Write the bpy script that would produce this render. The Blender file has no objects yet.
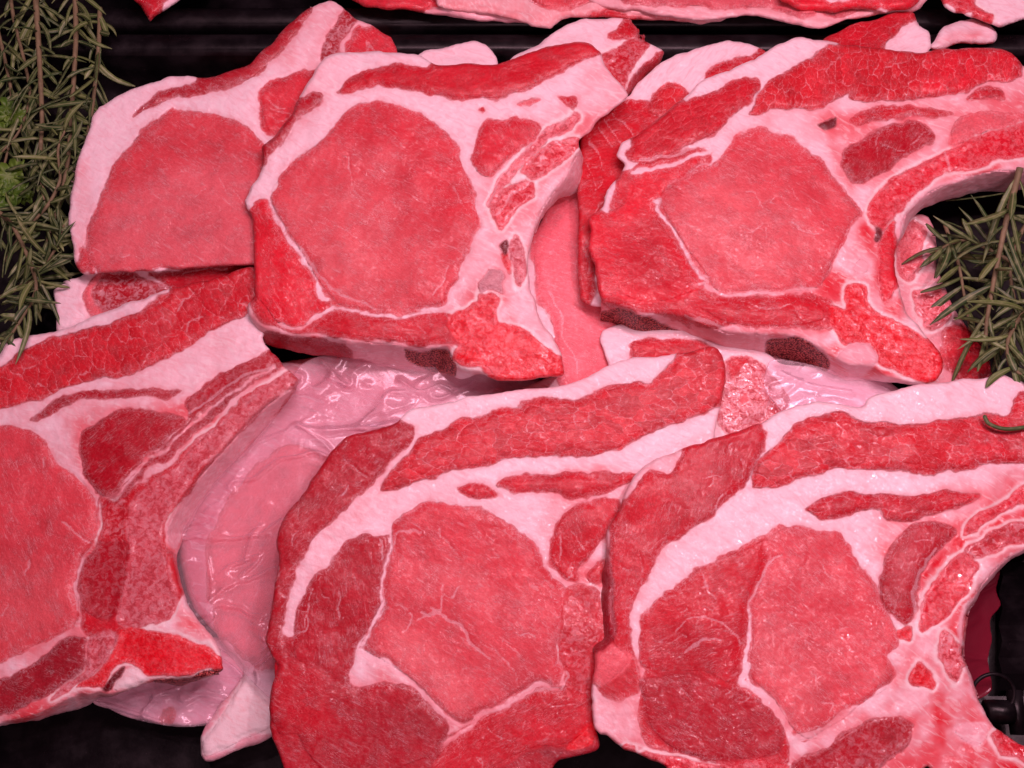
import bpy, math, random
import numpy as np
from mathutils import Vector

# ------------------------------------------------------------------ camera, world, lights, exposure
S = bpy.context.scene
S.render.resolution_x, S.render.resolution_y = 1024, 768
LENS, DIST, TILT = 40.0, 0.478, math.radians(17)
FX = LENS / 36.0 * 1024
HM = 0.032                                        # mean height of the meat faces above the tray bottom (m)
CAM = np.array([0.0, -DIST * math.sin(TILT), HM + DIST * math.cos(TILT)])
cd = bpy.data.cameras.new('camera'); cd.lens = LENS; cd.sensor_width = 36; cd.clip_start = 0.02; cd.clip_end = 20
cam = bpy.data.objects.new('camera', cd); S.collection.objects.link(cam)
cam.location = CAM; cam.rotation_euler = (TILT, 0, 0); S.camera = cam

W = bpy.data.worlds.new('World'); S.world = W; W.use_nodes = True
W.node_tree.nodes['Background'].inputs[0].default_value = (0.75, 0.45, 0.62, 1)
W.node_tree.nodes['Background'].inputs[1].default_value = 0.03

def lamp(name, loc, target, size, power, color, sy=None, spread=180):
    l = bpy.data.lights.new(name, 'AREA'); l.size = size; l.energy = power; l.color = color
    if sy: l.shape = 'RECTANGLE'; l.size_y = sy
    l.spread = math.radians(spread)
    o = bpy.data.objects.new(name, l); S.collection.objects.link(o); o.location = loc
    o.rotation_euler = (Vector(target) - Vector(loc)).to_track_quat('-Z', 'Y').to_euler()
    return o
PINK = (1.0, 0.55, 0.66)
lamp('display_lamp', (0.10, 0.16, 0.60), (0.04, -0.03, 0.03), 0.50, 2.85, PINK, 0.035)
lamp('counter_lamp', (0.0, -0.36, 0.55), (0.0, 0.0, 0.03), 0.40, 1.05, PINK, 0.08)
for k_, (lx, ly, e_) in enumerate(((0.26, 0.04, 1.1), (0.06, 0.10, 0.6), (-0.16, 0.10, 0.35))):      # the row of small display spots
    lamp('spot_lamp', (lx, ly, 0.70), (lx * 0.5 + 0.02, ly * 0.3 - 0.02, 0.03), 0.02, e_, (1.0, 0.60, 0.71))
S.view_settings.view_transform = 'Standard'; S.view_settings.look = 'None'
S.view_settings.exposure = -0.08; S.view_settings.gamma = 1

# ------------------------------------------------------------------ geometry helpers
rng = np.random.RandomState(7); random.seed(7)
def ray(px, py, h):
    """points at height h (m) seen towards photo position px, py"""
    x = (px - 512) / FX; y = -(py - 384) / FX
    dy = y * math.cos(TILT) + math.sin(TILT); dz = y * math.sin(TILT) - math.cos(TILT)
    t = (h - CAM[2]) / dz
    return np.stack([CAM[0] + t * x, CAM[1] + t * dy, np.broadcast_to(h, np.shape(t)) + 0 * t], -1)

_lat = {}
def vnoise(x, y, seed):
    if seed not in _lat: _lat[seed] = np.random.RandomState(seed).rand(256, 256).astype(np.float32)
    L = _lat[seed]
    xi = np.floor(x).astype(int); yi = np.floor(y).astype(int); fx = x - xi; fy = y - yi
    fx = fx * fx * (3 - 2 * fx); fy = fy * fy * (3 - 2 * fy)
    a = L[xi % 256, yi % 256]; b = L[(xi + 1) % 256, yi % 256]; c = L[xi % 256, (yi + 1) % 256]; d = L[(xi + 1) % 256, (yi + 1) % 256]
    return (a * (1 - fx) + b * fx) * (1 - fy) + (c * (1 - fx) + d * fx) * fy
def fbm(x, y, s, seed, octv=3):
    r = 0; a = 1; n = 0
    for k in range(octv):
        r = r + a * (vnoise(x / s + 17 * k, y / s + 5 * k, seed + k) - 0.5); n += a; a *= 0.5; s *= 0.5
    return r / n * 2
def sstep(a, b, x):
    t = np.clip((x - a) / (b - a), 0, 1); return t * t * (3 - 2 * t)

def pts(s):
    return np.array([[float(v) for v in p.split(',')] for p in s.split()])
def smooth(p, closed=True, sub=4):
    n = len(p); out = []
    for i in range(n if closed else n - 1):
        if closed: a, b, c, d = p[i - 1], p[i], p[(i + 1) % n], p[(i + 2) % n]
        else: a, b, c, d = p[max(i - 1, 0)], p[i], p[i + 1], p[min(i + 2, n - 1)]
        for k in range(sub):
            t = k / sub
            cr = 0.5 * (2 * b + (c - a) * t + (2 * a - 5 * b + 4 * c - d) * t * t + (3 * b - a - 3 * c + d) * t ** 3)
            li = b * (1 - t) + c * t
            out.append(cr * 0.75 + li * 0.25)
    if not closed: out.append(p[-1])
    return np.array(out)
def segdist(P, A, B):
    d = B - A; L = (d * d).sum() + 1e-9
    t = np.clip(((P - A) @ d) / L, 0, 1)
    q = P - A - t[:, None] * d
    return (q * q).sum(1)
def sdf(P, poly, margin=14.0):
    """signed distance in photo px, + inside"""
    out = np.full(len(P), -float(margin))
    lo = poly.min(0) - margin; hi = poly.max(0) + margin
    m = ((P >= lo) & (P <= hi)).all(1)
    if not m.any(): return out
    Q = P[m]; best = np.full(len(Q), 1e9); ins = np.zeros(len(Q), int)
    n = len(poly)
    for i in range(n):
        A = poly[i]; B = poly[(i + 1) % n]
        best = np.minimum(best, segdist(Q, A, B))
        if A[1] != B[1]:
            c = (A[1] > Q[:, 1]) != (B[1] > Q[:, 1])
            xx = (B[0] - A[0]) * (Q[:, 1] - A[1]) / (B[1] - A[1]) + A[0]
            ins += np.where(c & (Q[:, 0] < xx), 1 if B[1] > A[1] else -1, 0)
    out[m] = np.where(ins != 0, 1, -1) * np.sqrt(best)
    return out
def linedist(P, line, margin=7.0):
    out = np.full(len(P), float(margin))
    lo = line.min(0) - margin; hi = line.max(0) + margin
    m = ((P >= lo) & (P <= hi)).all(1)
    if not m.any(): return out
    Q = P[m]; best = np.full(len(Q), 1e9)
    for i in range(len(line) - 1): best = np.minimum(best, segdist(Q, line[i], line[i + 1]))
    out[m] = np.minimum(np.sqrt(best), margin)
    return out

def lin(c):
    c = np.array(c, float) / 255
    return np.where(c <= 0.04045, c / 12.92, ((c + 0.055) / 1.055) ** 2.4)
LIT = np.array([1.12, 0.60, 0.74])                 # colour of the display light on the meat
def alb(*c, k=1.0): return np.clip(lin(c) / LIT * np.array([1, k, k]), 0.003, 0.9)
T = dict(
    loin=alb(218, 68, 86, k=0.64), loinp=alb(230, 96, 112, k=0.72), loind=alb(216, 46, 66, k=0.62), mus=alb(202, 32, 54, k=0.50), deep=alb(178, 24, 47, k=0.50),
    dark=alb(164, 26, 44, k=0.74), bund=alb(208, 40, 58, k=0.52), red=alb(222, 26, 48, k=0.74), blood=alb(232, 14, 34, k=0.74), marrow=alb(224, 44, 62, k=0.74),
    spongy=alb(214, 78, 96, k=0.74), pinkred=alb(232, 86, 104, k=0.74), hole=alb(110, 8, 22, k=0.74), grey=alb(214, 130, 150, k=0.74), brown=alb(120, 36, 42, k=0.74),
    wrap=alb(240, 84, 104), pale=alb(236, 124, 144, k=0.74), dull=alb(226, 92, 110, k=0.85), film=alb(218, 98, 128, k=0.85))
FAT = alb(253, 174, 198); MEMB = alb(244, 140, 162); BONE = alb(250, 178, 198)

def mesh_obj(name, V, F, mat, parent=None, smooth_=True, attrs=None):
    me = bpy.data.meshes.new(name)
    V = np.asarray(V, np.float32); 
    if isinstance(F, np.ndarray):
        me.vertices.add(len(V)); me.vertices.foreach_set('co', V.ravel())
        k = F.shape[1]; me.loops.add(F.size); me.loops.foreach_set('vertex_index', F.ravel().astype(np.int32))
        me.polygons.add(len(F)); me.polygons.foreach_set('loop_start', np.arange(0, F.size, k, dtype=np.int32))
        me.update(calc_edges=True)
    else:
        me.from_pydata([tuple(v) for v in V], [], F); me.update()
    if smooth_: me.polygons.foreach_set('use_smooth', np.ones(len(me.polygons), bool))
    for nm, arr in (attrs or {}).items():
        a = me.attributes.new(nm, 'FLOAT_VECTOR', 'POINT'); a.data.foreach_set('vector', np.asarray(arr, np.float32).ravel())
    me.materials.append(mat)
    o = bpy.data.objects.new(name, me); S.collection.objects.link(o)
    if parent:
        o.parent = parent; o.location = -Vector(parent.location)
    return o
def tag(o, label, cat, group=None, kind=None):
    if label: o['label'] = label
    if cat: o['category'] = cat
    if group: o['group'] = group
    if kind: o['kind'] = kind
    return o
def empty(name, loc):
    o = bpy.data.objects.new(name, None); o.empty_display_size = 0.01; S.collection.objects.link(o); o.location = loc; return o

# ------------------------------------------------------------------ node helper
class N:
    def __init__(s, name):
        s.m = bpy.data.materials.new(name); s.m.use_nodes = True; s.t = s.m.node_tree; s.t.nodes.clear()
    def n(s, typ, ins=None, **kw):
        nd = s.t.nodes.new('ShaderNode' + typ)
        for k, v in kw.items(): setattr(nd, k, v)
        for k, v in (ins or {}).items():
            sk = nd.inputs[k]
            if isinstance(v, bpy.types.NodeSocket): s.t.links.new(v, sk)
            elif v is not None: sk.default_value = v
        return nd
    def math(s, op, a, b=None, c=None, clamp=False):
        nd = s.n('Math', {0: a}, operation=op, use_clamp=clamp)
        for i, v in ((1, b), (2, c)):
            if v is None: continue
            if isinstance(v, bpy.types.NodeSocket): s.t.links.new(v, nd.inputs[i])
            else: nd.inputs[i].default_value = v
        return nd.outputs[0]
    def step(s, x, a, b, o0=0.0, o1=1.0):
        nd = s.n('MapRange', {0: x, 1: a, 2: b, 3: o0, 4: o1}, interpolation_type='SMOOTHSTEP'); return nd.outputs[0]
    def lerp(s, x, a, b, o0=0.0, o1=1.0):
        nd = s.n('MapRange', {0: x, 1: a, 2: b, 3: o0, 4: o1}); return nd.outputs[0]
    def mix(s, f, a, b, blend='MIX'):
        nd = s.n('Mix', None, data_type='RGBA', blend_type=blend, clamp_factor=True)
        for i, v in ((0, f), (6, a), (7, b)):
            if isinstance(v, bpy.types.NodeSocket): s.t.links.new(v, nd.inputs[i])
            elif isinstance(v, (float, int)): nd.inputs[i].default_value = v
            else: nd.inputs[i].default_value = (*[float(q) for q in v[:3]], 1)
        return nd.outputs[2]
    def noise(s, v, scale, detail=3, rough=0.55, dist=0.0):
        return s.n('TexNoise', {'Vector': v, 'Scale': scale, 'Detail': detail, 'Roughness': rough, 'Distortion': dist}).outputs[0]
    def vscale(s, v, xyz):
        return s.n('VectorMath', {0: v, 1: xyz}, operation='MULTIPLY').outputs[0]
    def attr(s, nm): return s.n('Attribute', None, attribute_name=nm)
    def xyz(s, v):
        nd = s.n('SeparateXYZ', {0: v}); return nd.outputs

# ------------------------------------------------------------------ the meat material
def meat_material():
    m = N('raw_pork')
    tc = m.attr('tc').outputs['Vector']            # mm along and across the grain
    wc = m.attr('wc').outputs['Vector']            # plain mm
    sd, vein, bundle = m.xyz(m.attr('f1').outputs['Vector'])
    marrow, porous, streak = m.xyz(m.attr('f2').outputs['Vector'])
    tint = m.attr('tint').outputs['Color']; ftint = m.attr('ftint').outputs['Color']
    nA = m.noise(wc, 0.22, 4, 0.6); nB = m.noise(wc, 1.1, 4, 0.6); nC = m.noise(wc, 3.2, 3, 0.6)
    # muscle / fat edge
    e = m.math('ADD', sd, m.math('MULTIPLY', m.math('SUBTRACT', m.noise(wc, 0.45, 3, 0.45), 0.5), 1.4))
    e = m.math('ADD', e, m.math('MULTIPLY', m.math('SUBTRACT', nB, 0.5), 0.25))
    fm = m.step(e, m.lerp(nA, 0.3, 0.7, -0.50, -1.10), 0.25)
    # muscle body colour
    var = m.lerp(m.noise(wc, 0.07, 3, 0.5), 0.3, 0.7, 0.90, 1.10)
    col = m.mix(1.0, tint, m.n('CombineColor', {0: var, 1: m.math('POWER', var, 1.9), 2: m.math('POWER', var, 1.7)}).outputs[0], 'MULTIPLY')
    var2 = m.n('MapRange', {0: nB, 1: 0.28, 2: 0.72, 3: m.lerp(streak, 0.7, 1.0, 0.88, 0.95), 4: m.lerp(streak, 0.7, 1.0, 1.12, 1.05)}).outputs[0]
    col = m.mix(1.0, col, m.n('CombineColor', {0: var2, 1: m.math('POWER', var2, 1.6), 2: m.math('POWER', var2, 1.5)}).outputs[0], 'MULTIPLY')
    var3 = m.lerp(m.math('ADD', m.math('MULTIPLY', nC, 0.5), m.math('MULTIPLY', m.noise(m.vscale(tc, (0.8, 2.2, 1.0)), 1.0, 3, 0.6), 0.5)), 0.36, 0.64, 0.89, 1.11)
    col = m.mix(1.0, col, m.n('CombineColor', {0: var3, 1: m.math('POWER', var3, 2.4), 2: m.math('POWER', var3, 2.2)}).outputs[0], 'MULTIPLY')
    # fibre flecks along the grain
    fib = m.noise(m.vscale(tc, (0.17, 0.85, 1.0)), 1.0, 4, 0.55, 0.5)
    flk = m.math('MULTIPLY', m.step(fib, 0.56, 0.78), streak)
    flk = m.math('MAXIMUM', flk, m.math('MULTIPLY', m.math('MULTIPLY', m.step(m.noise(m.vscale(tc, (0.5, 1.3, 1.0)), 1.0, 4, 0.65, 1.2), 0.50, 0.72), m.step(nA, 0.30, 0.80, 0.15, 0.40)), streak))
    fb2 = m.noise(m.vscale(tc, (0.14, 0.9, 1.0)), 1.0, 3, 0.6, 1.4)
    rid = m.math('ABSOLUTE', m.math('SUBTRACT', fb2, 0.5))
    line = m.math('MULTIPLY', m.step(rid, 0.020, 0.0), m.step(m.noise(wc, 0.16, 2), 0.44, 0.62))
    r2 = m.math('ABSOLUTE', m.math('SUBTRACT', m.noise(m.vscale(tc, (0.22, 0.40, 1.0)), 1.0, 4, 0.5, 2.2), 0.5))
    line = m.math('MAXIMUM', line, m.math('MULTIPLY', m.step(r2, 0.014, 0.0), m.step(m.noise(wc, 0.12, 2), 0.52, 0.64)))
    line = m.math('MULTIPLY', line, streak)
    palec = m.mix(0.5, tint, FAT)
    spr = m.math('MULTIPLY', m.math('MULTIPLY', m.step(m.math('ABSOLUTE', m.math('SUBTRACT', m.noise(wc, 0.33, 3, 0.5, 1.0), 0.5)), 0.028, 0.0), m.step(sd, 5.0, 0.3)), m.step(sd, -0.5, 0.3))
    line = m.math('MAXIMUM', line, m.math('MULTIPLY', spr, m.lerp(streak, 0, 1, 0.5, 1.0)))
    col = m.mix(m.math('MULTIPLY', flk, 0.50), col, palec)
    col = m.mix(m.math('MULTIPLY', line, 0.5), col, m.mix(0.7, tint, FAT))
    # bundles of coarse grain with fat between
    wv = m.n('VectorMath', {0: m.n('VectorMath', {0: m.n('TexNoise', {'Vector': tc, 'Scale': 0.35, 'Detail': 3.0}).outputs[1], 1: (0.5, 0.5, 0.5)}, operation='SUBTRACT').outputs[0], 'Scale': 2.6}, operation='SCALE').outputs[0]
    tw = m.n('VectorMath', {0: m.vscale(tc, (0.15, 0.26, 1.0)), 1: m.vscale(wv, (0.26, 0.26, 0.0))}, operation='ADD').outputs[0]
    vo = m.n('TexVoronoi', {'Vector': tw, 'Scale': 1.0, 'Randomness': 0.92}, feature='DISTANCE_TO_EDGE', voronoi_dimensions='2D').outputs[0]
    vc = m.n('TexVoronoi', {'Vector': tw, 'Scale': 1.0, 'Randomness': 0.92}, feature='F1', voronoi_dimensions='2D').outputs['Color']
    vcs = m.n('SeparateColor', {0: vc}).outputs[0]
    wid = m.lerp(m.noise(wc, 0.13, 2), 0.35, 0.68, 0.01, 0.10)
    bl = m.math('SUBTRACT', 1.0, m.n('MapRange', {0: vo, 1: 0.0, 2: wid, 3: 0.0, 4: 1.0}, interpolation_type='SMOOTHSTEP').outputs[0])
    bl = m.math('MULTIPLY', bl, m.step(bundle, 0.1, 0.9))
    bl = m.math('MULTIPLY', bl, m.math('MULTIPLY', m.lerp(nB, 0.36, 0.60, 0.15, 1.0), m.step(m.noise(wc, 0.28, 2), 0.36, 0.60, 0.2, 1.0)), clamp=True)
    vo2 = m.n('TexVoronoi', {'Vector': tw, 'Scale': 2.3, 'Randomness': 1.0}, feature='DISTANCE_TO_EDGE', voronoi_dimensions='2D').outputs[0]
    bl2 = m.math('MULTIPLY', m.math('MULTIPLY', m.step(vo2, 0.075, 0.0), m.step(bundle, 0.1, 0.9)), m.lerp(nB, 0.4, 0.65, 0.0, 0.42), clamp=True)
    bl = m.math('MAXIMUM', bl, bl2)
    cv = m.lerp(vcs, 0, 1, 0.84, 1.14)
    cvm = m.mix(m.math('MULTIPLY', bundle, 0.8, clamp=True), (1, 1, 1), m.n('CombineColor', {0: cv, 1: m.math('POWER', cv, 1.8), 2: m.math('POWER', cv, 1.6)}).outputs[0])
    col = m.mix(1.0, col, cvm, 'MULTIPLY')
    col = m.mix(m.math('MULTIPLY', bl, 0.55), col, m.mix(0.72, tint, FAT))
    # veins of fat
    ve = m.math('ADD', vein, m.math('MULTIPLY', m.math('SUBTRACT', nB, 0.5), 1.1))
    vm = m.math('SUBTRACT', 1.0, m.step(ve, -0.05, 0.42))
    vm = m.math('MULTIPLY', vm, m.lerp(nC, 0.3, 0.6, 0.45, 1.0), clamp=True)
    col = m.mix(m.math('MULTIPLY', vm, 0.46), col, m.mix(0.78, tint, FAT))
    # marrow: wet spongy red
    sp = m.n('TexVoronoi', {'Vector': wc, 'Scale': 1.7, 'Randomness': 1.0}, feature='F1').outputs[0]
    spk = m.step(m.math('ADD', sp, m.math('MULTIPLY', m.math('SUBTRACT', nC, 0.5), 0.9)), 0.15, 0.75)
    nM = m.noise(wc, 0.42, 4, 0.6, 0.9)
    mv = m.math('MULTIPLY', m.math('MULTIPLY', marrow, 0.62), m.math('MULTIPLY', m.lerp(spk, 0, 1, 0.75, 1.0), m.step(nM, 0.42, 0.64)))
    col = m.mix(mv, col, m.mix(0.55, tint, FAT))
    mv2 = m.math('MULTIPLY', marrow, m.step(nM, 0.50, 0.34))
    col = m.mix(m.math('MULTIPLY', mv2, 0.75), col, T['red'] * 0.55)
    # fat colour
    fv = m.lerp(nA, 0.3, 0.7, 0.0, 1.0)
    fat = m.mix(m.math('MULTIPLY', fv, 0.32), ftint, m.mix(0.28, ftint, T['pinkred']))
    ff = m.noise(m.vscale(tc, (0.13, 0.36, 1.0)), 1.0, 3, 0.5, 1.6)
    fat = m.mix(m.step(ff, 0.48, 0.74, 0.0, 0.45), fat, m.mix(0.5, ftint, T['pinkred']))
    fat = m.mix(m.step(nC, 0.66, 0.74, 0, 0.30), fat, T['spongy'])
    fat = m.mix(m.step(ff, 0.50, 0.30, 0.0, 0.35), fat, (0.90, 0.86, 0.86))
    near = m.math('MULTIPLY', m.step(m.math('ADD', sd, m.math('MULTIPLY', m.math('SUBTRACT', nA, 0.5), 5.0)), -3.4, 0.2), m.lerp(nB, 0.3, 0.7, 0.35, 1.0), clamp=True)
    fat = m.mix(m.math('MULTIPLY', near, 0.58), fat, m.mix(0.45, T['pinkred'], ftint))
    out = m.mix(fm, fat, col)
    seam = m.math('MULTIPLY', m.step(m.math('ABSOLUTE', m.math('ADD', e, 0.38)), 0.30, 0.03), m.step(m.noise(wc, 0.11, 2), 0.46, 0.60))
    out = m.mix(m.math('MULTIPLY', seam, 0.28), out, T['deep'] * 0.7)
    # pale sawn halo right at the muscle rim
    halo = m.math('MULTIPLY', m.math('MULTIPLY', m.step(e, 1.9, 0.2), fm), m.step(streak, 0.0, 0.08))
    out = m.mix(m.math('MULTIPLY', halo, m.lerp(nB, 0.35, 0.65, 0.0, 0.26)), out, m.mix(0.6, tint, FAT))
    # porous sawn bone side
    ph = m.n('TexVoronoi', {'Vector': wc, 'Scale': 1.4, 'Randomness': 1.0}, feature='F1').outputs[0]
    phm = m.step(m.math('ADD', ph, m.math('MULTIPLY', m.math('SUBTRACT', nC, 0.5), 0.9)), 0.36, 0.56)
    pc = m.mix(phm, alb(216, 78, 84), alb(96, 12, 20))
    out = m.mix(porous, out, pc)
    # surface relief
    hgt = m.math('MULTIPLY', m.math('ADD', nC, m.math('MULTIPLY', m.noise(wc, 8.0, 2), 0.25)), m.lerp(fm, 0, 1, 0.04, 0.08))
    hgt = m.math('ADD', hgt, m.math('MULTIPLY', m.math('MULTIPLY', fib, fm), 0.30))
    hgt = m.math('ADD', hgt, m.math('MULTIPLY', nB, m.lerp(fm, 0, 1, 0.10, 0.60)))
    hgt = m.math('ADD', hgt, m.math('MULTIPLY', m.noise(wc, 0.40, 3, 0.5), 1.3))
    hgt = m.math('ADD', hgt, m.math('MULTIPLY', bl, -0.15))
    hgt = m.math('ADD', hgt, m.math('MULTIPLY', m.math('MULTIPLY', m.step(vo, 0.0, 0.32), m.step(bundle, 0.1, 0.9)), 0.75))
    crk = m.math('ABSOLUTE', m.math('SUBTRACT', m.noise(wc, 1.5, 3, 0.6, 0.8), 0.5))
    wetp = m.math('MULTIPLY', m.step(m.noise(wc, 0.16, 4, 0.6), 0.42, 0.72), fm)
    hgt = m.math('ADD', hgt, m.math('MULTIPLY', m.math('MULTIPLY', m.step(crk, 0.10, 0.0), wetp), 0.35))
    hgt = m.math('ADD', hgt, m.math('MULTIPLY', m.math('MULTIPLY', sp, marrow), -0.35))
    hgt = m.math('ADD', hgt, m.math('MULTIPLY', m.math('MULTIPLY', phm, porous), -0.8))
    hgt = m.math('ADD', hgt, m.math('MULTIPLY', fm, 0.10))
    bp = m.n('Bump', {'Strength': 0.55, 'Distance': 0.0006, 'Height': hgt}).outputs[0]
    h2 = m.math('ADD', m.noise(m.vscale(tc, (0.26, 0.42, 1.0)), 1.0, 2, 0.5, 0.6), m.math('MULTIPLY', m.math('MULTIPLY', m.step(crk, 0.12, 0.0), wetp), 0.12))
    bp2 = m.n('Bump', {'Strength': 1.0, 'Distance': 0.00055, 'Height': h2}).outputs[0]
    wet = m.noise(wc, 0.09, 3)
    rgh = m.math('ADD', m.lerp(wet, 0.35, 0.65, 0.22, 0.40), m.lerp(fm, 0, 1, 0.06, 0.0))
    rgh = m.math('SUBTRACT', rgh, m.math('MULTIPLY', m.math('MAXIMUM', marrow, wetp), 0.06))
    b = m.n('BsdfPrincipled', {'Base Color': out, 'Roughness': rgh, 'Normal': bp, 'Specular IOR Level': 0.12, 'Coat Weight': m.math('ADD', m.math('MULTIPLY', m.math('MAXIMUM', wetp, marrow), 0.8), 0.20), 'Coat Roughness': 0.075, 'Coat Normal': bp2})
    m.t.links.new(b.outputs[0], m.n('OutputMaterial').inputs[0])
    return m.m
MEAT = meat_material()

# ------------------------------------------------------------------ slab builder
def grid_mesh(poly, step):
    """quads filling poly (photo px), border vertices pulled onto the outline"""
    lo = poly.min(0) - step * 2; hi = poly.max(0) + step * 2
    xs = np.arange(lo[0], hi[0], step); ys = np.arange(lo[1], hi[1], step)
    X, Y = np.meshgrid(xs, ys); P = np.stack([X.ravel(), Y.ravel()], 1)
    d = sdf(P, poly); D = d.reshape(X.shape)
    ok = D > -0.62 * step
    q = ok[:-1, :-1] & ok[1:, :-1] & ok[:-1, 1:] & ok[1:, 1:]
    idx = np.arange(P.shape[0]).reshape(X.shape)
    F = np.stack([idx[1:, :-1][q], idx[1:, 1:][q], idx[:-1, 1:][q], idx[:-1, :-1][q]], 1)   # ccw seen from above (photo y is down)
    gy, gx = np.gradient(D, step); g = np.stack([gx.ravel(), gy.ravel()], 1); g /= np.linalg.norm(g, axis=1)[:, None] + 1e-6
    mv = (d < 0.0)
    P = P.copy(); P[mv] -= g[mv] * d[mv][:, None]; d = np.where(mv, 0, d)
    used = np.unique(F); re = np.full(len(P), -1); re[used] = np.arange(len(used))
    P, d, g, F = P[used], d[used], g[used], re[F]
    # border edges
    E = np.concatenate([F[:, [0, 1]], F[:, [1, 2]], F[:, [2, 3]], F[:, [3, 0]]])
    key = E[:, 0].astype(np.int64) * len(P) + E[:, 1]; rk = E[:, 1].astype(np.int64) * len(P) + E[:, 0]
    border = E[~np.isin(key, rk)]
    bv = np.unique(border)
    # relax border a little
    nb = {}
    for a, b in border: nb.setdefault(a, []).append(b); nb.setdefault(b, []).append(a)
    for _ in range(2):
        Q = P.copy()
        for v, l in nb.items(): Q[v] = 0.5 * P[v] + 0.5 * P[l].mean(0)
        P = Q
    return P, d, g, F, border, bv

class Chop:
    def __init__(s, name, label, outline, plane, top=None, regs=(), veins='', thick=24.0, step=1.55, grain=20, drop=0.85,
                 seed=1, cat='pork chop', group=None, rnd=3.6, relief=1.0, base=FAT):
        rnd = rnd * 1.1
        s.name, s.label, s.seed, s.thick, s.step, s.grain = name, label, seed, thick, step, grain
        def rag(p):
            return p + np.stack([fbm(p[:, 0], p[:, 1], 13, 200 + seed, 3), fbm(p[:, 0], p[:, 1], 13, 220 + seed, 3)], 1) * 2.6
        s.poly = rag(smooth(pts(outline), sub=6)); s.top = rag(smooth(pts(top), sub=6)) if top else None
        s.c = s.poly.mean(0); s.plane = plane; s.drop = drop; s.rnd = rnd; s.relief = relief; s.base = base
        s.regs = [(r[0], r[1], r[2], smooth(pts(r[3])), r[4] if len(r) > 4 else {}) for r in regs]
        for nm, tex, tn, poly, o in s.regs:           # muscles that reach the edge run right over it
            if tex in ('fat', 'blush', 'stain', 'porous'): continue
            dd = sdf(poly, s.poly, 60); e_ = 0.5; m_ = dd < 4.5
            if m_.any():
                gx = sdf(poly + [e_, 0], s.poly, 60) - sdf(poly - [e_, 0], s.poly, 60); gy = sdf(poly + [0, e_], s.poly, 60) - sdf(poly - [0, e_], s.poly, 60)
                g_ = np.stack([gx, gy], 1); g_ /= np.linalg.norm(g_, axis=1)[:, None] + 1e-6
                poly[m_] -= g_[m_] * 9
        s.veins = []; s.seams = []
        for v in veins.split('|'):
            if v.strip():
                w, rest = v.split(':'); L_ = (float(w), smooth(pts(rest), False))
                (s.seams if L_[0] >= 2 else s.veins).append(L_)
        r = np.random.RandomState(seed)
        for nm, tex, tn, poly, o in s.regs:           # wandering seams of fat inside the muscles
            k = int(0.33 * o.get('mar', {'loin': 26, 'deep': 16}.get(tex, 0))); ang = math.radians(o.get('g', grain))
            lo, hi = poly.min(0), poly.max(0); tries = 0; made = 0
            while made < k and tries < 200:
                tries += 1
                p = lo + r.rand(2) * (hi - lo)
                if sdf(p[None], poly)[0] < 6: continue
                a = ang + r.randn() * 0.6; L = [p]
                for _ in range(r.randint(2, 6)):
                    a += r.randn() * 0.4; p = p + 5.5 * np.array([math.cos(a), math.sin(a)]); L.append(p)
                s.veins.append((r.uniform(-1.0, 0.35), smooth(np.array(L), False, 3))); made += 1
    def fields(s, P):
        x, y = P[:, 0], P[:, 1]
        wv = np.stack([fbm(x, y, 21, 40 + s.seed, 3), fbm(x, y, 21, 60 + s.seed, 3)], 1) * 6.0
        Q = P + wv
        n = len(P)
        sm = np.full(n, -14.0); tint = np.tile(T['mus'], (n, 1)); ft = np.tile(s.base, (n, 1))
        bun = np.zeros(n); mar = np.zeros(n); por = np.zeros(n); stk = np.full(n, 0.3); ang = np.full(n, float(s.grain)); bulge = np.zeros(n); cs = np.ones(n)
        for nm, tex, tn, poly, o in s.regs:
            d = sdf(Q, poly); w = sstep(-2.5, 0.5, d)[:, None]; w1 = w[:, 0]; hard = sstep(-0.9, 0.9, d)
            tcol = T[tn] if tn in T else FAT
            if tex == 'fat': sm = np.minimum(sm, -d); ft = ft * (1 - w) + (MEMB if tn == 'memb' else BONE if tn == 'bone' else tcol) * w; bulge += 0.5 * sstep(0, 6, d) * o.get('b', 1); continue
            if tex == 'porous': por = np.maximum(por, hard); bulge -= 0.6 * hard; continue
            if tex == 'stain':                          # blood-pink stain soaked into the fat
                r_ = o.get('r', 12); w = sstep(-r_, r_, d) * o.get('a', 0.6) * np.clip(0.75 + 0.9 * fbm(x, y, 24, 120 + s.seed, 3), 0, 1.2)
                w = np.clip(w, 0, 1)[:, None]; ft = ft * (1 - w) + tcol * w; continue
            if tex == 'blush':                          # a stain of colour without an edge
                w = sstep(-o.get('r', 8), o.get('r', 8), d)[:, None] * o.get('a', 0.6)
                tint = tint * (1 - w) + tcol * w; continue
            sm = np.maximum(sm, d)
            tint = tint * (1 - w) + tcol * w
            bun = bun * (1 - w1) + (w1 * o.get('k', 1.0) if tex == 'bund' else 0)
            if tex == 'marrow' and tn != 'deep':        # pale hard rim of the sawn bone
                wr = (np.exp(-((d + 2.6) / 1.9) ** 2) * 0.8)[:, None]; ft = ft * (1 - wr) + alb(255, 200, 214) * wr
            mar = mar * (1 - hard) + (hard * o.get('k', 1.0) if tex == 'marrow' else 0)
            stk = stk * (1 - w1) + w1 * {'loin': 1.0, 'deep': 0.75, 'bund': 0.25, 'marrow': 0.1, 'plain': 0.4}.get(tex, 0.5) * (0.0 if tn == 'hole' else 1)
            ang = np.where(d > -0.5, o.get('g', s.grain), ang)
            cs = np.where(d > -0.5, o.get('cs', 1.0), cs)
            bulge += sstep(-1, 9, d) * o.get('b', {'loin': 0.7, 'deep': 0.5, 'bund': 0.9, 'marrow': -0.5, 'plain': 0.3}[tex])
        for w, L in s.seams: sm = np.minimum(sm, linedist(Q, L, 14.0) - w)
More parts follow.
